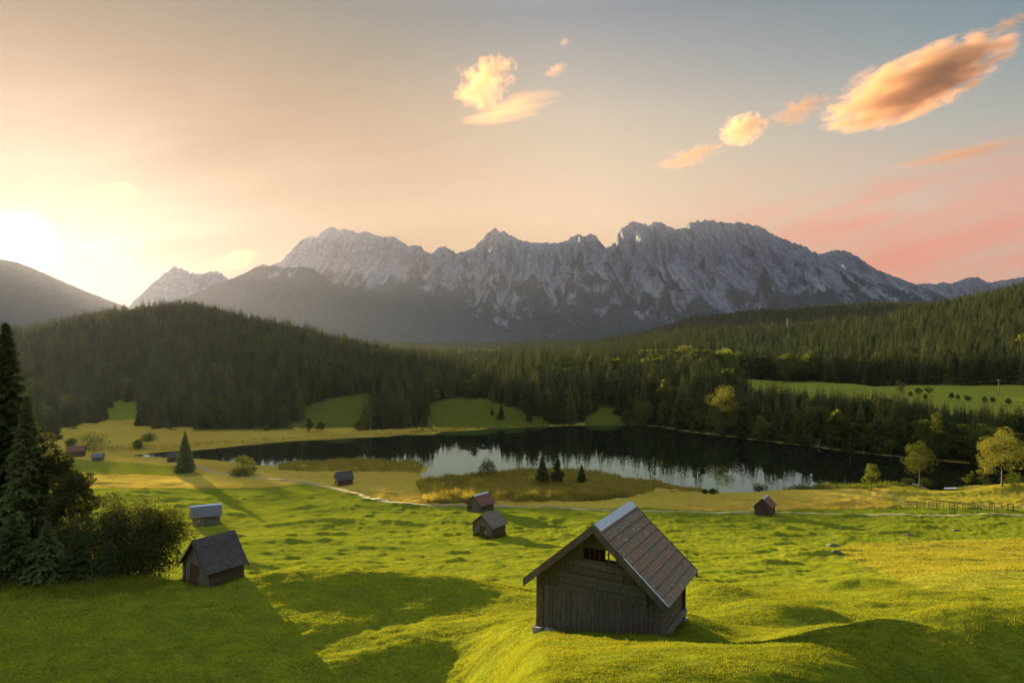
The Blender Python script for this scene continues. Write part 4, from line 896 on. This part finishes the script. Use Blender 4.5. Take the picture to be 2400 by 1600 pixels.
def woods():
    X, Y, Z, px, sd, H, kind, wide, rz, broad, left = scatter()
    # trees on the shore in front are singled out: those that show largest
    vis = (px > -5) & (px < 2360); size = H / Y * vis
    # what stands behind a nearer tree shows less
    front = np.where((px > 1430) & (sd < 64), np.clip(1.3 - sd / 50, .3, 1.2), np.clip(1.1 - (Y - 310) / 300, .3, 1))
    score = size * front; single = np.zeros(len(X), bool)
    for b, q in ((False, 285), (True, 110)):
        i = np.nonzero((broad == b) & vis)[0]; i = i[np.argsort(-score[i])][:q]; single[i] = True
    rows = (('far left', px < 560), ('valley', (px >= 560) & (px < 1430)), ('shore', (px >= 1430) & (sd < 64)), ('beyond', px >= 1430))
    words = {(False, 'far left'): ('dark spruce at the foot of the misty left hill', 'spruces at the foot of the left hill'), (True, 'far left'): ('pale leafy tree at the foot of the misty left hill', 'leafy trees at the foot of the left hill'),
             (False, 'valley'): ('dark spruce at the wood edge along the far lake shore', 'spruces along the far lake shore'), (True, 'valley'): ('leafy tree at the wood edge along the far lake shore', 'leafy trees along the far lake shore'),
             (False, 'shore'): ('dark spruce in the dense belt along the right lake shore', 'spruces of the right shore belt'), (True, 'shore'): ('leafy tree among the spruces of the right shore belt', 'leafy trees of the right shore belt'),
             (False, 'beyond'): ('dark spruce in the wood behind the upper clearing', 'spruces behind the upper clearing'), (True, 'beyond'): ('rounded leafy tree along the wood edge behind the upper clearing', 'leafy trees behind the upper clearing')}
    first = {}
    for i in np.nonzero(single)[0]:
        k = next(n for n, m in rows if m[i]); lb, gp = words[(bool(broad[i]), k)]
        r = copy_tree(int(kind[i]), 'leafy_tree' if broad[i] else 'spruce_tree', lb, gp, (X[i], Y[i], Z[i] - .2), float(H[i]), float(wide[i]), float(rz[i])); first.setdefault(int(kind[i]), r)
    for k in range(len(KINDS)):   # every shape stands somewhere as a tree of its own
        if k not in first:
            i = np.nonzero((kind == k) & ~single)[0]; i = i[np.argmax(score[i])]; single[i] = True; lb, gp = words[(bool(broad[i]), next(n for n, m in rows if m[i]))]
            first[k] = copy_tree(k, 'leafy_tree' if broad[i] else 'spruce_tree', lb, gp, (X[i], Y[i], Z[i] - .2), float(H[i]), float(wide[i]), float(rz[i]))
    rest = ~single
    regions = (('forest', rest & left & (Y < 1180), 'misty spruce wood covering the left hill'), ('forest', rest & ~left & (Y < 1180), 'dark spruce wood behind the lake and up the right hill'), ('forest', rest & (Y >= 1180), 'far spruce wood on the ridge under the mountains'))
    for nm, m, lb in regions:
        o = mesh_obj(nm, np.stack([X[m], Y[m], Z[m] - .3], -1), []); tag(o, lb, 'forest', None, 'stuff')
        add_attr(o.data, 'size', H[m]); add_attr(o.data, 'wide', wide[m]); add_attr(o.data, 'turn', rz[m]); add_attr(o.data, 'pick', kind[m])
        instancer(o, [first[k].children for k in range(len(KINDS))])
def instancer(o, protos):
    ng = bpy.data.node_groups.new('plant_' + o.name, 'GeometryNodeTree'); ng.interface.new_socket('Geometry', in_out='INPUT', socket_type='NodeSocketGeometry'); ng.interface.new_socket('Geometry', in_out='OUTPUT', socket_type='NodeSocketGeometry')
    N, Lk = ng.nodes, ng.links; gi = N.new('NodeGroupInput'); go = N.new('NodeGroupOutput')
    def attr(nm):
        a = N.new('GeometryNodeInputNamedAttribute'); a.data_type = 'FLOAT'; a.inputs[0].default_value = nm; return a.outputs[0]
    outj = N.new('GeometryNodeJoinGeometry'); m2p = N.new('GeometryNodeMeshToPoints'); Lk.new(gi.outputs[0], m2p.inputs[0])
    cs = N.new('ShaderNodeCombineXYZ'); mu = N.new('ShaderNodeMath'); mu.operation = 'MULTIPLY'; Lk.new(attr('size'), mu.inputs[0]); Lk.new(attr('wide'), mu.inputs[1])
    Lk.new(mu.outputs[0], cs.inputs[0]); Lk.new(mu.outputs[0], cs.inputs[1]); Lk.new(attr('size'), cs.inputs[2])
    cr = N.new('ShaderNodeCombineXYZ'); Lk.new(attr('turn'), cr.inputs[2])
    for k, kids in enumerate(protos):
        cmp_ = N.new('ShaderNodeMath'); cmp_.operation = 'COMPARE'; Lk.new(attr('pick'), cmp_.inputs[0]); cmp_.inputs[1].default_value = k; cmp_.inputs[2].default_value = .3
        jn = N.new('GeometryNodeJoinGeometry')
        for c in kids:
            oi = N.new('GeometryNodeObjectInfo'); oi.transform_space = 'ORIGINAL'; oi.inputs['Object'].default_value = c; oi.inputs['As Instance'].default_value = False; Lk.new(oi.outputs['Geometry'], jn.inputs[0])
        ip = N.new('GeometryNodeInstanceOnPoints'); Lk.new(m2p.outputs[0], ip.inputs['Points']); Lk.new(cmp_.outputs[0], ip.inputs['Selection']); Lk.new(jn.outputs[0], ip.inputs['Instance'])
        Lk.new(cr.outputs[0], ip.inputs['Rotation']); Lk.new(cs.outputs[0], ip.inputs['Scale']); Lk.new(ip.outputs[0], outj.inputs[0])
    Lk.new(outj.outputs[0], go.inputs[0])
    md = o.modifiers.new('planting', 'NODES'); md.node_group = ng
woods()


# ------------------------------------------------------------------ grass and reeds (nobody could count them)
def blades(name, X, Y, h, w, mat, label, seed, lean=.5, kind='stuff'):
    g = np.random.default_rng(seed); n = len(X); Z = height(X, Y) - .01
    a = g.uniform(0, 6.283, n); l = g.uniform(.1, lean, n) * h; b = g.uniform(0, 6.283, n)
    dx, dy = np.cos(a) * w / 2, np.sin(a) * w / 2
    A = np.stack([X - dx, Y - dy, Z], -1); B = np.stack([X + dx, Y + dy, Z], -1)
    C = np.stack([X + np.cos(b) * l, Y + np.sin(b) * l, Z + h], -1)
    V = np.stack([A, B, C], 1).reshape(-1, 3); F = np.arange(3 * n).reshape(-1, 3)
    o = mesh_obj(name, V, F, MAT[mat]); add_attr(o.data, 'rnd', np.repeat(g.random(n), 3)); tag(o, label, None, None, kind); return o
def meadow_grass():
    g = np.random.default_rng(5)
    n = 620000; u = g.random(n); D = 15.5 * (62 / 15.5) ** (u ** 1.25); t = g.uniform(-.80, .80, n); X = t * D; Y = D
    k = np.ones(n, bool)
    yr = R(28); lx = (X - bpos[0]) * math.cos(yr) - (Y - bpos[1]) * math.sin(yr); ly = (X - bpos[0]) * math.sin(yr) + (Y - bpos[1]) * math.cos(yr)
    k &= ~((np.abs(lx) < 2.6) & (ly > .05) & (ly < 4.0))
    X, Y, D = X[k], Y[k], D[k]; n = len(X); cl = np.clip(.75 + fbm(X / 1.1, Y / 1.1, 3, 91) * 1.1, .25, 1.6)
    h = (.03 + .0009 * D) * g.uniform(.6, 1.4, n) * cl * np.where(g.random(n) < .035, 2.3, 1); w = (.010 + .00075 * D) * g.uniform(.7, 1.3, n)
    blades('grass', X, Y, h, w, 'grass_blades', 'short green meadow grass covering the near slope', 6, .9)
    # unmown strip on the right and along the thicket
    n = 150000; D = g.uniform(60, 135, n); px = g.uniform(1900, 2420, n); X = (px - CX) / FPX * D; Z = height(X, D); py = CY + (CAMZ - Z) / D * FPX
    z, _, _ = zones(X, D, Z); k = (z[:, 2] > .4) & (D < 190); X, D = X[k], D[k]; n = len(X)
    blades('tall_grass', X, D, g.uniform(.10, .34, n), g.uniform(.03, .07, n), 'tall_grass_blades', 'pale unmown grass on the right of the meadow', 8, .5)
    n = 16000; D = g.uniform(42.5, 47.5, n); px = g.uniform(-60, 412, n); X = (px - CX) / FPX * D; k = g.random(n) < sstep(42.3, 45.5, D + 1.6 * fbm(X / 2.5, D / 2.5, 2, 87)) * (1 - sstep(330, 412, px)); X, D = X[k], D[k]; n = len(X)
    blades('tall_grass', X, D, g.uniform(.12, .5, n), g.uniform(.02, .035, n), 'grass_blades', 'long dark grass along the foot of the left thicket', 9, .5)
def weeds_at(obj_xy, yaw, W, L, n, h0, h1, w, label, seed):
    # weeds left standing along the walls where no scythe reaches
    g = np.random.default_rng(seed); e = g.integers(0, 4, n); s = g.random(n); o = np.abs(g.normal(0, .16, n)) + .04
    lx = np.where(e == 0, -W / 2 - o, np.where(e == 1, W / 2 + o, (s - .5) * W)); ly = np.where(e == 2, -o, np.where(e == 3, L + o, s * L)); a = R(yaw)
    X = obj_xy[0] + lx * math.cos(a) + ly * math.sin(a); Y = obj_xy[1] - lx * math.sin(a) + ly * math.cos(a)
    k = g.random(n) < np.clip(.5 + fbm(X / .8, Y / .8, 2, seed) * 1.5, .05, 1); X, Y, o = X[k], Y[k], o[k]; n = len(X)
    blades('weeds', X, Y, g.uniform(h0, h1, n) * np.exp(-o * 1.6), g.uniform(.6, 1.4, n) * w, 'grass_blades', label, seed, .6)
def reeds():
    g = np.random.default_rng(15)
    def fill(poly, n, seed, h0, h1, w, name, label, mat='reed_blades'):
        P = np.array([tuple(ground_hit(*p))[:2] for p in poly]); lo, hi = P.min(0), P.max(0); X = g.uniform(lo[0], hi[0], n); Y = g.uniform(lo[1], hi[1], n)
        k = in_poly(X, Y, [tuple(p) for p in P]); X, Y = X[k], Y[k]; k = lake_sd(X, Y) > -.8; X, Y = X[k], Y[k]; n = len(X); cl = np.clip(.8 + fbm(X / 4, Y / 4, 3, seed) * 1.2, .25, 1.5)
        k = g.random(n) < cl + .25; X, Y, cl = X[k], Y[k], cl[k]; n = len(X)
        blades(name, X, Y, g.uniform(h0, h1, n) * cl, g.uniform(.6, 1.4, n) * w, mat, label, seed, .35)
    fill([(955, 1112), (985, 1100), (1110, 1089), (1195, 1080), (1300, 1079), (1370, 1086), (1445, 1102), (1520, 1109), (1500, 1128), (1445, 1143), (1300, 1149), (1100, 1150), (975, 1149)], 60000, 21, .7, 1.7, .13, 'reeds', 'golden green reed bed on the bank in front of the lake')
    fill([(968, 1147), (1100, 1139), (1300, 1138), (1430, 1134), (1445, 1143), (1300, 1152), (1100, 1155), (975, 1153)], 16000, 22, 1.3, 2.3, .12, 'reeds', 'tall dark edged reeds along the front of the reed bed')
    fill([(640, 1068), (770, 1057), (835, 1050), (950, 1058), (972, 1072), (965, 1086), (800, 1084), (640, 1080)], 30000, 23, .5, 1.3, .13, 'reeds', 'green reeds on the low spit by the lake arm')
    fill([(1470, 1102), (1570, 1119), (1650, 1129), (1650, 1134), (1560, 1128), (1460, 1112)], 9000, 24, .4, 1.1, .12, 'reeds', 'thin reeds along the near lake shore')
    fill([(1790, 1124), (1890, 1114), (1990, 1113), (2090, 1105), (2100, 1112), (2000, 1122), (1890, 1124)], 14000, 25, .6, 1.4, .13, 'reeds', 'green reeds along the shore left of the jetty', 'green_leaves')
    fill([(150, 1042), (390, 1034), (560, 1021), (800, 1005), (990, 997), (990, 990), (700, 1000), (400, 1022), (150, 1030)], 22000, 26, .4, 1.0, .18, 'reeds', 'brown reeds along the far bank of the lake arm')
    fill([(940, 997), (1010, 992), (1110, 986), (1170, 980), (1320, 976), (1320, 971), (1110, 976), (940, 990)], 9000, 27, .6, 1.2, .2, 'reeds', 'pale reeds fringing the far lake shore')
bpos = (at(1369, 1455, 29.3).x, 29.3)
meadow_grass(); reeds()
weeds_at(bpos, 28, 5.35, 4.0, 3200, .12, .42, .018, 'weeds and long grass along the walls of the large weathered barn', 31)
_q = stand(449, 44.8); weeds_at((_q.x, _q.y), 36, 2.75, 2.5, 2200, .12, .5, .022, 'weeds along the walls of the small leaning dark hut', 32)
_q = ground_hit(1108, 1231); weeds_at((_q.x, _q.y), 36, 4.2, 3.9, 2200, .3, 1.1, .07, 'tall weeds at the foot of the low grey plank barn', 33)
_q = ground_hit(443, 1207); weeds_at((_q.x, _q.y), 66, 3.4, 4.9, 1500, .2, .6, .06, 'weeds along the walls of the silver roofed log barn', 34)


# ------------------------------------------------------------------ fences, poles, stakes and the bathing place
def fences():
    # wooden paddock fence: separate panels and posts in one run
    r = root('paddock_fence', place(2084, 1166)); tag(r, 'brown wooden fence of posts and broken rails along the bathing meadow', 'fence')
    P = [(2084, 1165), (2104, 1165), (2119, 1165.5), (2132, 1166), (2150, 1166), (2166, 1166.5), (2180, 1167), (2198, 1167.5), (2209, 1167.5), (2222, 1168), (2244, 1168.5), (2259, 1169), (2271, 1169.5), (2283, 1169.5), (2300, 1170), (2315, 1170.5), (2327, 1171), (2344, 1171.5), (2366, 1172), (2390, 1172.5)]
    W = [ground_hit(*p) for p in P]; o = r.location; rails = {0, 1, 3, 6, 7, 9, 12, 13, 15, 17, 18}
    for i, w in enumerate(W):
        m = MB(i); q = w - o; m.beam(q + Vector((0, 0, -.3)), q + Vector((0, 0, 1.35)), .16, .16, up=(0, 1, 0)); m.build('post', MAT['dark_wood'], r)
        if i in rails and i + 1 < len(W):
            for z in ((1.28,) if i % 3 else (1.28, .7)):
                m = MB(i + 50); m.beam(q + Vector((0, 0, z)), W[i + 1] - o + Vector((0, 0, z)), .09, .12); m.build('rail', MAT['dark_wood'], r)
    r = root('wire_fence', place(2016, 1131)); tag(r, 'thin wire fence on stakes dividing the golden field from the bathing meadow', 'fence'); o = r.location
    W = [ground_hit(2016 + (2078 - 2016) * k / 13, 1131 + (1163 - 1131) * (k / 13) ** 1.1) for k in range(14)]
    for i, w in enumerate(W):
        m = MB(i); q = w - o; m.beam(q + Vector((0, 0, -.2)), q + Vector((0, 0, 1.1)), .07, .07, up=(0, 1, 0)); m.build('stake', MAT['old_wood'], r)
    m = MB(3); m.tube([w - o + Vector((0, 0, .95)) for w in W], .012, 4); m.build('wire', MAT['wire'], r)
fences()
def stake(px, py, label, h=1.2):
    p = place(px, py); m = MB(int(px)); m.tube([(0, 0, -.25), (.02, 0, h * .5), (.03, .01, h)], [.035, .03, .028], 6); o = m.build('stake', MAT['pale_wood'], None); o.location = p; tag(o, label, 'stake', 'marker stakes in the meadow')
stake(1036, 1219, 'thin stake standing left of the low grey plank barn'); stake(1226, 1219, 'thin stake standing right of the low grey plank barn')
stake(1930, 1222, 'pale stake by a mound beyond the unmown strip'); stake(1912, 1250, 'stake on a molehill at the tip of the unmown strip'); stake(2086, 1228, 'stake on the bare molehill above the unmown strip', 1.0)
def molehill(px, py, label, w=.9, h=.34):
    p = place(px, py); g = np.random.default_rng(int(px)); V = []; F = []; n, k = 18, 7
    for i in range(k):
        for j in range(n):
            a = 2 * math.pi * j / n; q = i / (k - 1); rr = w * (1 - q) * (1 + .2 * math.sin(3 * a + px) + g.uniform(-.08, .08)); V.append((rr * math.cos(a) * 1.3, rr * math.sin(a), h * (1 - (1 - q) ** 2) + g.uniform(-.02, .02) - .06))
    for i in range(k - 1): F += [(i * n + j, i * n + (j + 1) % n, (i + 1) * n + (j + 1) % n, (i + 1) * n + j) for j in range(n)]
    o = mesh_obj('earth_mound', V, F, MAT['earth'], smooth=True); o.location = p; tag(o, label, 'mound', 'bare earth mounds in the meadow')
plain('earth', (.05, .05, .018), 1.0)
molehill(1912, 1252, 'bare earth heap with a stake at the tip of the unmown strip'); molehill(2086, 1229, 'bare earth heap with a stake above the unmown strip'); molehill(1922, 1268, 'small earth heap below the staked heap', .6, .4); molehill(2196, 1218, 'low dark heap far out in the right meadow', .8, .35)
def power_pole(px, py, top, label):
    p = place(px, py); H = CAMZ - (top - CY) / FPX * p.y - p.z; r = root('power_pole', p); tag(r, label, 'power pole', 'power poles along the upper clearing')
    m = MB(1); m.tube([(0, 0, -.5), (0, 0, H)], [.17, .11], 8); m.build('pole', MAT['grey_wood'], r)
    m = MB(2); m.beam((-.8, 0, H - .35), (.8, 0, H - .35), .1, .1); m.build('crossarm', MAT['grey_wood'], r)
    for x in (-.7, .7):
        m = MB(3); m.tube([(x, 0, H - .3), (x, 0, H - .05)], .06, 6); m.build('insulator', MAT['white_paint'], r)
    return p + Vector((0, 0, H - .05))
t1 = power_pole(2040, 897, 878, 'power pole in front of the big round tree by the clearing'); t2 = power_pole(2294, 909, 872, 'power pole at the right end of the upper clearing')
def wire(a, b, label):
    m = MB(1); P = [a.lerp(b, k / 24) + Vector((0, 0, -4 * 1.6 * (k / 24) * (1 - k / 24))) for k in range(25)]; m.tube(P, .022, 4); o = m.build('power_line', MAT['wire'], None); tag(o, label, 'power line')
wire(t1, t2, 'sagging power line between the two poles of the clearing')
wire(t2, at(2500, 905, 330) + Vector((0, 0, 6)), 'power line running off to the right from the last pole')
def jetty():
    p = place(2114, 1117); r = root('jetty', Vector((p.x, p.y, 0)), R(12)); tag(r, 'short pale plank jetty at the bathing shore', 'jetty')
    d = MB(1)
    for k in range(11): d.box(-.75, .75, .1 + k * .3, .1 + k * .3 + .27, .42, .47, j=.01)
    d.build('deck', MAT['pale_wood'], r)
    for x in (-.7, .7):
        for y in (.3, 2.9):
            m = MB(2); m.tube([(x, y, -1), (x, y, .55 if x < 0 else 1.5)], .06, 6); m.build('post', MAT['grey_wood'], r)
jetty()
def boat():
    p = place(2183, 1124.5); r = root('rowing_boat', p + Vector((0, 0, .05)), R(8)); tag(r, 'small white rowing boat drawn up on the bathing shore', 'boat')
    V = []; F = []; n = 13
    for i in range(n):
        q = i / (n - 1) * 2 - 1; b = .62 * (1 - abs(q) ** 2.6); b = max(b, .02); sh = .45 + .12 * q * q
        V += [(q * 1.9, -b, sh), (q * 1.9, -b * .75, .16), (q * 1.9, 0, .03 + .1 * q * q), (q * 1.9, b * .75, .16), (q * 1.9, b, sh), (q * 1.9, b - .05 if b > .1 else 0, sh), (q * 1.9, b * .7, .2), (q * 1.9, 0, .1 + .1 * q * q), (q * 1.9, -b * .7, .2), (q * 1.9, -b + .05 if b > .1 else 0, sh)]
    for i in range(n - 1): F += [(i * 10 + j, i * 10 + (j + 1) % 10, (i + 1) * 10 + (j + 1) % 10, (i + 1) * 10 + j) for j in range(10)]
    mesh_obj('hull', V, F, MAT['white_paint'], r, True)
    for x in (-.8, .1, .9):
        m = MB(1); m.box(x - .12, x + .12, -.45, .45, .34, .38); m.build('thwart', MAT['pale_wood'], r)
boat()
def driftwood(px, py, L, a, label, r_=.12):
    p = place(px, py); m = MB(int(px)); d = Vector((math.cos(a), math.sin(a), 0)); m.tube([p - d * L / 2 + Vector((0, 0, .12)), p + Vector((.05, .1, .2)), p + d * L / 2 + Vector((0, 0, .12))], [r_, r_ * .9, r_ * .5], 6)
    o = m.build('log', MAT['grey_wood'], None); tag(o, label, 'log', 'logs lying on the shore')
driftwood(1130, 984, 9, .1, 'pale log floating off the far grassy shore'); driftwood(1375, 977.5, 7, -.1, 'pale log lying at the dark inner corner of the lake'); driftwood(1432, 977.5, 6, .05, 'second pale log nearer the leafy shore trees')
driftwood(1546, 1129, 1.6, .3, 'short dark log on the golden field by the near shore'); driftwood(983, 1073, 5, .25, 'log lying in the water by the reed spit')
def bank_steps():
    p = place(1876, 1024); r = root('bank_steps', p, R(-38)); tag(r, 'pale wooden ladder steps leading down the grassy bank into the lake', 'steps')
    for x in (-.6, .6):
        m = MB(1); m.beam((x, -.8, .0), (x, 6, 3.0), .16, .16); m.build('stringer', MAT['pale_wood'], r)
    for k in range(12):
        m = MB(2); y = -.4 + k * .52; m.beam((-.7, y, .25 + k * .23), (.7, y, .25 + k * .23), .3, .06); m.build('step', MAT['pale_wood'], r)
bank_steps()
def pylon():
    p = stand(1808, 1000); H = 26; r = root('lattice_pylon', p); tag(r, 'grey lattice pylon rising from the wood on the right hillside', 'pylon')
    m = MB(1)
    for a, b in ((-1, -1), (1, -1), (1, 1), (-1, 1)): m.beam((a * 1.6, b * 1.6, -1), (a * .25, b * .25, H), .16, .16)
    for k in range(9):
        z0, z1 = H * k / 9, H * (k + 1) / 9; w0, w1 = 1.6 - 1.35 * k / 9, 1.6 - 1.35 * (k + 1) / 9
        for s in (-1, 1): m.beam((-w0, s * w0, z0), (w1, s * w1, z1), .09, .09); m.beam((s * w0, -w0, z0), (s * w1, w1, z1), .09, .09)
    m.build('mast', MAT['wire'], r)
    for z, w in ((H - 1, 3.2), (H - 4, 4.4)):
        m = MB(2); m.beam((-w, 0, z), (w, 0, z), .22, .22); m.build('crossarm', MAT['wire'], r)
pylon()
# orchard trees on the clearing
for i, (x, y0, y1, w, lb) in enumerate(((2070, 903, 879, 26, 'round tree alone in the sunlit upper clearing'), (2111, 908, 893, 16, 'small dark orchard tree right of the round tree'), (2134, 906, 889, 20, 'pale flat topped orchard tree right of the small dark one'), (2092, 912, 902, 11, 'tiny orchard tree below the round tree'),
        (2126, 918, 907, 11, 'tiny orchard tree lower in the clearing'), (2185, 920, 904, 13, 'dark pointed tree in the middle of the clearing'), (2200, 921, 909, 10, 'low orchard tree beside the dark pointed tree'), (2222, 922, 911, 14, 'wide low orchard tree in the clearing'), (2262, 925, 912, 12, 'orchard tree near the right end of the clearing'), (2280, 926, 914, 11, 'last but one orchard tree toward the right edge'), (2316, 930, 917, 13, 'last orchard tree before the right edge'))):
    by_px(broadleaf, lb, x, y1 - 3, 401 + i, py_base=y0, wpx=w * .9, clear=.22, clumps=16, leaves=900, size=.2, mat='bright_leaves', name='orchard_tree', rc=.5, group='orchard trees on the clearing')
# big round trees at the wood edge behind the clearing
for i, (x, y0, y1, w, lb) in enumerate(((2026, 892, 811, 70, 'biggest round leafy tree at the wood edge behind the clearing'), (2108, 897, 816, 52, 'tall leafy tree right of the biggest round tree'), (1852, 880, 806, 48, 'rounded leafy tree above the left end of the clearing'), (1802, 876, 806, 42, 'rounded leafy tree left of the one above the clearing end'),
        (1668, 860, 786, 56, 'broad leafy treetop above the right shore wood'), (1574, 856, 788, 44, 'leafy treetop left of the broad treetop'), (1536, 866, 806, 36, 'lower leafy treetop at the crest of the shore wood'))):
    D = 430 if x < 1700 else 455; p = stand(x, D); H = CAMZ - (y1 - CY) / FPX * D - p.z; broadleaf(lb, p, H, w / FPX * D / 2, 421 + i, clear=.08, clumps=30, leaves=2600, size=.5, mat='green_leaves', name='leafy_tree', rc=.4, shape=.5, group='big leafy trees behind the clearing')
# sunlit trees on the right shore
for i, (x, y0, y1, w, lb, mt) in enumerate(((1656, 1003, 879, 62, 'tall bright green tree standing out on the right lake shore', 'bright_leaves'), (1583, 985, 910, 34, 'leafy tree leaning over the water left of the bright tree', 'green_leaves'), (1478, 978, 912, 40, 'light leafy tree at the inner corner of the lake', 'green_leaves'), (1440, 974, 938, 20, 'small round leafy tree at the dark inner corner', 'green_leaves'),
        (1748, 1015, 955, 30, 'rounded shore tree right of the bright tree', 'green_leaves'), (1952, 1040, 968, 22, 'slim birch with a pale stem on the right shore', 'green_leaves'), (2152, 1060, 950, 52, 'leafy tree half way along the far right shore', 'green_leaves'), (2262, 1068, 984, 50, 'light green tree behind the big yellow green one', 'green_leaves'), (1984, 1040, 1006, 26, 'low shore bush tree right of the slim birch', 'green_leaves'), (2046, 1048, 1010, 26, 'low shore tree beyond the slim birch', 'green_leaves'))):
    bi = 'birch' in lb; by_px(broadleaf, lb, x, y1, 441 + i, py_base=y0 - 1, wpx=w * (1 if bi else 1.3), clear=.45 if bi else .04, clumps=38, leaves=6000, size=.21, mat=mt, name='birch_tree' if bi else 'leafy_tree', rc=.36, shape=1.1, bark='birch_bark' if bi else 'bark')


# ------------------------------------------------------------------ clouds: lit banks of vapour above and beyond the haze
def cloud_mat(name, dens, scale, thr, soft=.25, stretch=(1, 1, 1), colr=(.66, .40, .26, 1), aniso=.66, amp=1.9, big=.8):
    m, t, out = new_mat(name); v = t.new('ShaderNodeVolumePrincipled')
    o = t.new('ShaderNodeTexCoord').outputs['Object']       # the bank fills the unit ball
    n1 = t.noise(t.scalev(o, tuple(scale * s for s in stretch)), 1, 8, .66, .3)
    n0 = t.noise(o, 1.5, 2, .5); r = t.vmath('LENGTH', o)
    f = t.math('SUBTRACT', t.math('ADD', t.math('SUBTRACT', 1.0, r), t.math('MULTIPLY', t.math('SUBTRACT', n1, .5), amp)), t.math('MULTIPLY_ADD', t.math('SUBTRACT', .5, n0), big, thr))
    d = t.math('MULTIPLY', t.step(f, 0, soft), dens); d = t.math('MULTIPLY', d, t.step(r, 1.0, .85))
    t.put(v.inputs['Density'], d); v.inputs['Color'].default_value = colr; v.inputs['Anisotropy'].default_value = aniso
    t.l.new(v.outputs[0], out.inputs['Volume']); return m
def cloud(label, parts, D, mat, group='clouds lit by the low sun'):
    """each bank: (px, py, half width px, half height px, tilt degrees)"""
    for i, (px, py, w, h, tilt) in enumerate(parts):
        c = at(px, py, D); s = D / FPX
        V = []; F = []; n, k = 24, 14
        for a in range(k + 1):
            ph = math.pi * a / k
            for b in range(n):
                th = 2 * math.pi * b / n; V.append((math.sin(ph) * math.cos(th), math.sin(ph) * math.sin(th), math.cos(ph)))
        for a in range(k): F += [(a * n + b, (a + 1) * n + b, (a + 1) * n + (b + 1) % n, a * n + (b + 1) % n) for b in range(n)]
        o = mesh_obj('cloud', V, F, mat); o.location = c; o.scale = (w * s, max(h * 1.3, w * .55) * s, h * s); o.rotation_euler = (0, -R(tilt), 0); tag(o, label, 'cloud', group)
puffy = cloud_mat('cloud_vapour', .0050, 3.4, .18, .4, (1.0, 1, .9), (.60, .375, .25, 1), .66, 2.2); wispy = cloud_mat('thin_cloud_vapour', .0030, 4.6, .34, .5, (1, 1, .8), (.38, .21, .12, 1), .66, 2.6, 1.9); lens = cloud_mat('smooth_cloud_vapour', .0016, 1.8, .14, .8, (.7, 1, 1.3), (.36, .20, .115, 1), .66, 1.9, 1.2); backlit = cloud_mat('backlit_cloud_vapour', .0016, 1.5, .12, .7, (.8, 1, 1.2), (.50, .26, .10, 1), .3)  # the low sun's orange is tinted into the vapour colours
cloud('large orange and mauve cloud at the upper right', [(2105, 190, 250, 84, 21)], 9000, puffy)
cloud('small bright orange puff of cloud below the large cloud', [(1706, 296, 62, 42, 10)], 9000, puffy)
cloud('ragged row of cloud between the puff and the large cloud', [(1838, 250, 92, 36, 14)], 9000, wispy)
cloud('faint trail of cloud scraps below the orange puff', [(1585, 358, 100, 26, 14)], 9000, wispy)
cloud('crumbled orange cloud high in the middle of the sky', [(1110, 185, 92, 62, 24)], 9000, wispy)
cloud('long smooth orange cloud bar under the crumbled one', [(1170, 248, 135, 30, 12)], 9000, lens)
cloud('tiny cloud scrap beside the crumbled cloud', [(1276, 160, 36, 18, 15)], 9000, wispy)
cloud('tiniest cloud dot high above the middle', [(1297, 96, 16, 12, 0)], 9000, wispy)
cloud('thin grey and pink cloud bar at the right edge', [(2220, 350, 190, 20, 9)], 9500, lens)
cloud('upper lens shaped cloud near the sun', [(268, 443, 66, 34, 0)], 9200, backlit)
cloud('lower lens shaped cloud just right of the sun', [(265, 568, 92, 34, 0)], 15500, backlit)
cloud('faint golden cloud above the forested hill', [(536, 596, 66, 24, 14)], 15500, backlit)
cloud('faint cloud scrap cut by the upper right corner', [(2320, 52, 70, 22, 16)], 9000, wispy)


# ------------------------------------------------------------------ haze
def build_haze():
    x, y0, y1, z0, z1 = 12600, -12300, 12500, -12, 1580
    V = [(-x, y0, z0), (x, y0, z0), (x, y1, z0), (-x, y1, z0), (-x, y0, z1), (x, y0, z1), (x, y1, z1), (-x, y1, z1)]
    F = [(3, 2, 1, 0), (4, 5, 6, 7), (0, 1, 5, 4), (1, 2, 6, 5), (2, 3, 7, 6), (3, 0, 4, 7)]
    m, t, out = new_mat('haze'); v = t.new('ShaderNodeVolumePrincipled')
    v.inputs['Color'].default_value = (.168, .178, .270, 1); v.inputs['Density'].default_value = 2.5e-5; v.inputs['Anisotropy'].default_value = .54
    t.l.new(v.outputs[0], out.inputs['Volume'])
    o = mesh_obj('haze', V, F, m); tag(o, kind='stuff')
build_haze()

scene.render.engine = 'CYCLES'
cy = scene.cycles
cy.use_denoising = True
cy.max_bounces = 8; cy.diffuse_bounces = 2; cy.glossy_bounces = 3; cy.transmission_bounces = 3; cy.transparent_max_bounces = 8; cy.volume_bounces = 1
cy.volume_step_rate = 0.5; cy.volume_max_steps = 512
cy.sample_clamp_indirect = 4.0; cy.caustics_reflective = False; cy.caustics_refractive = False
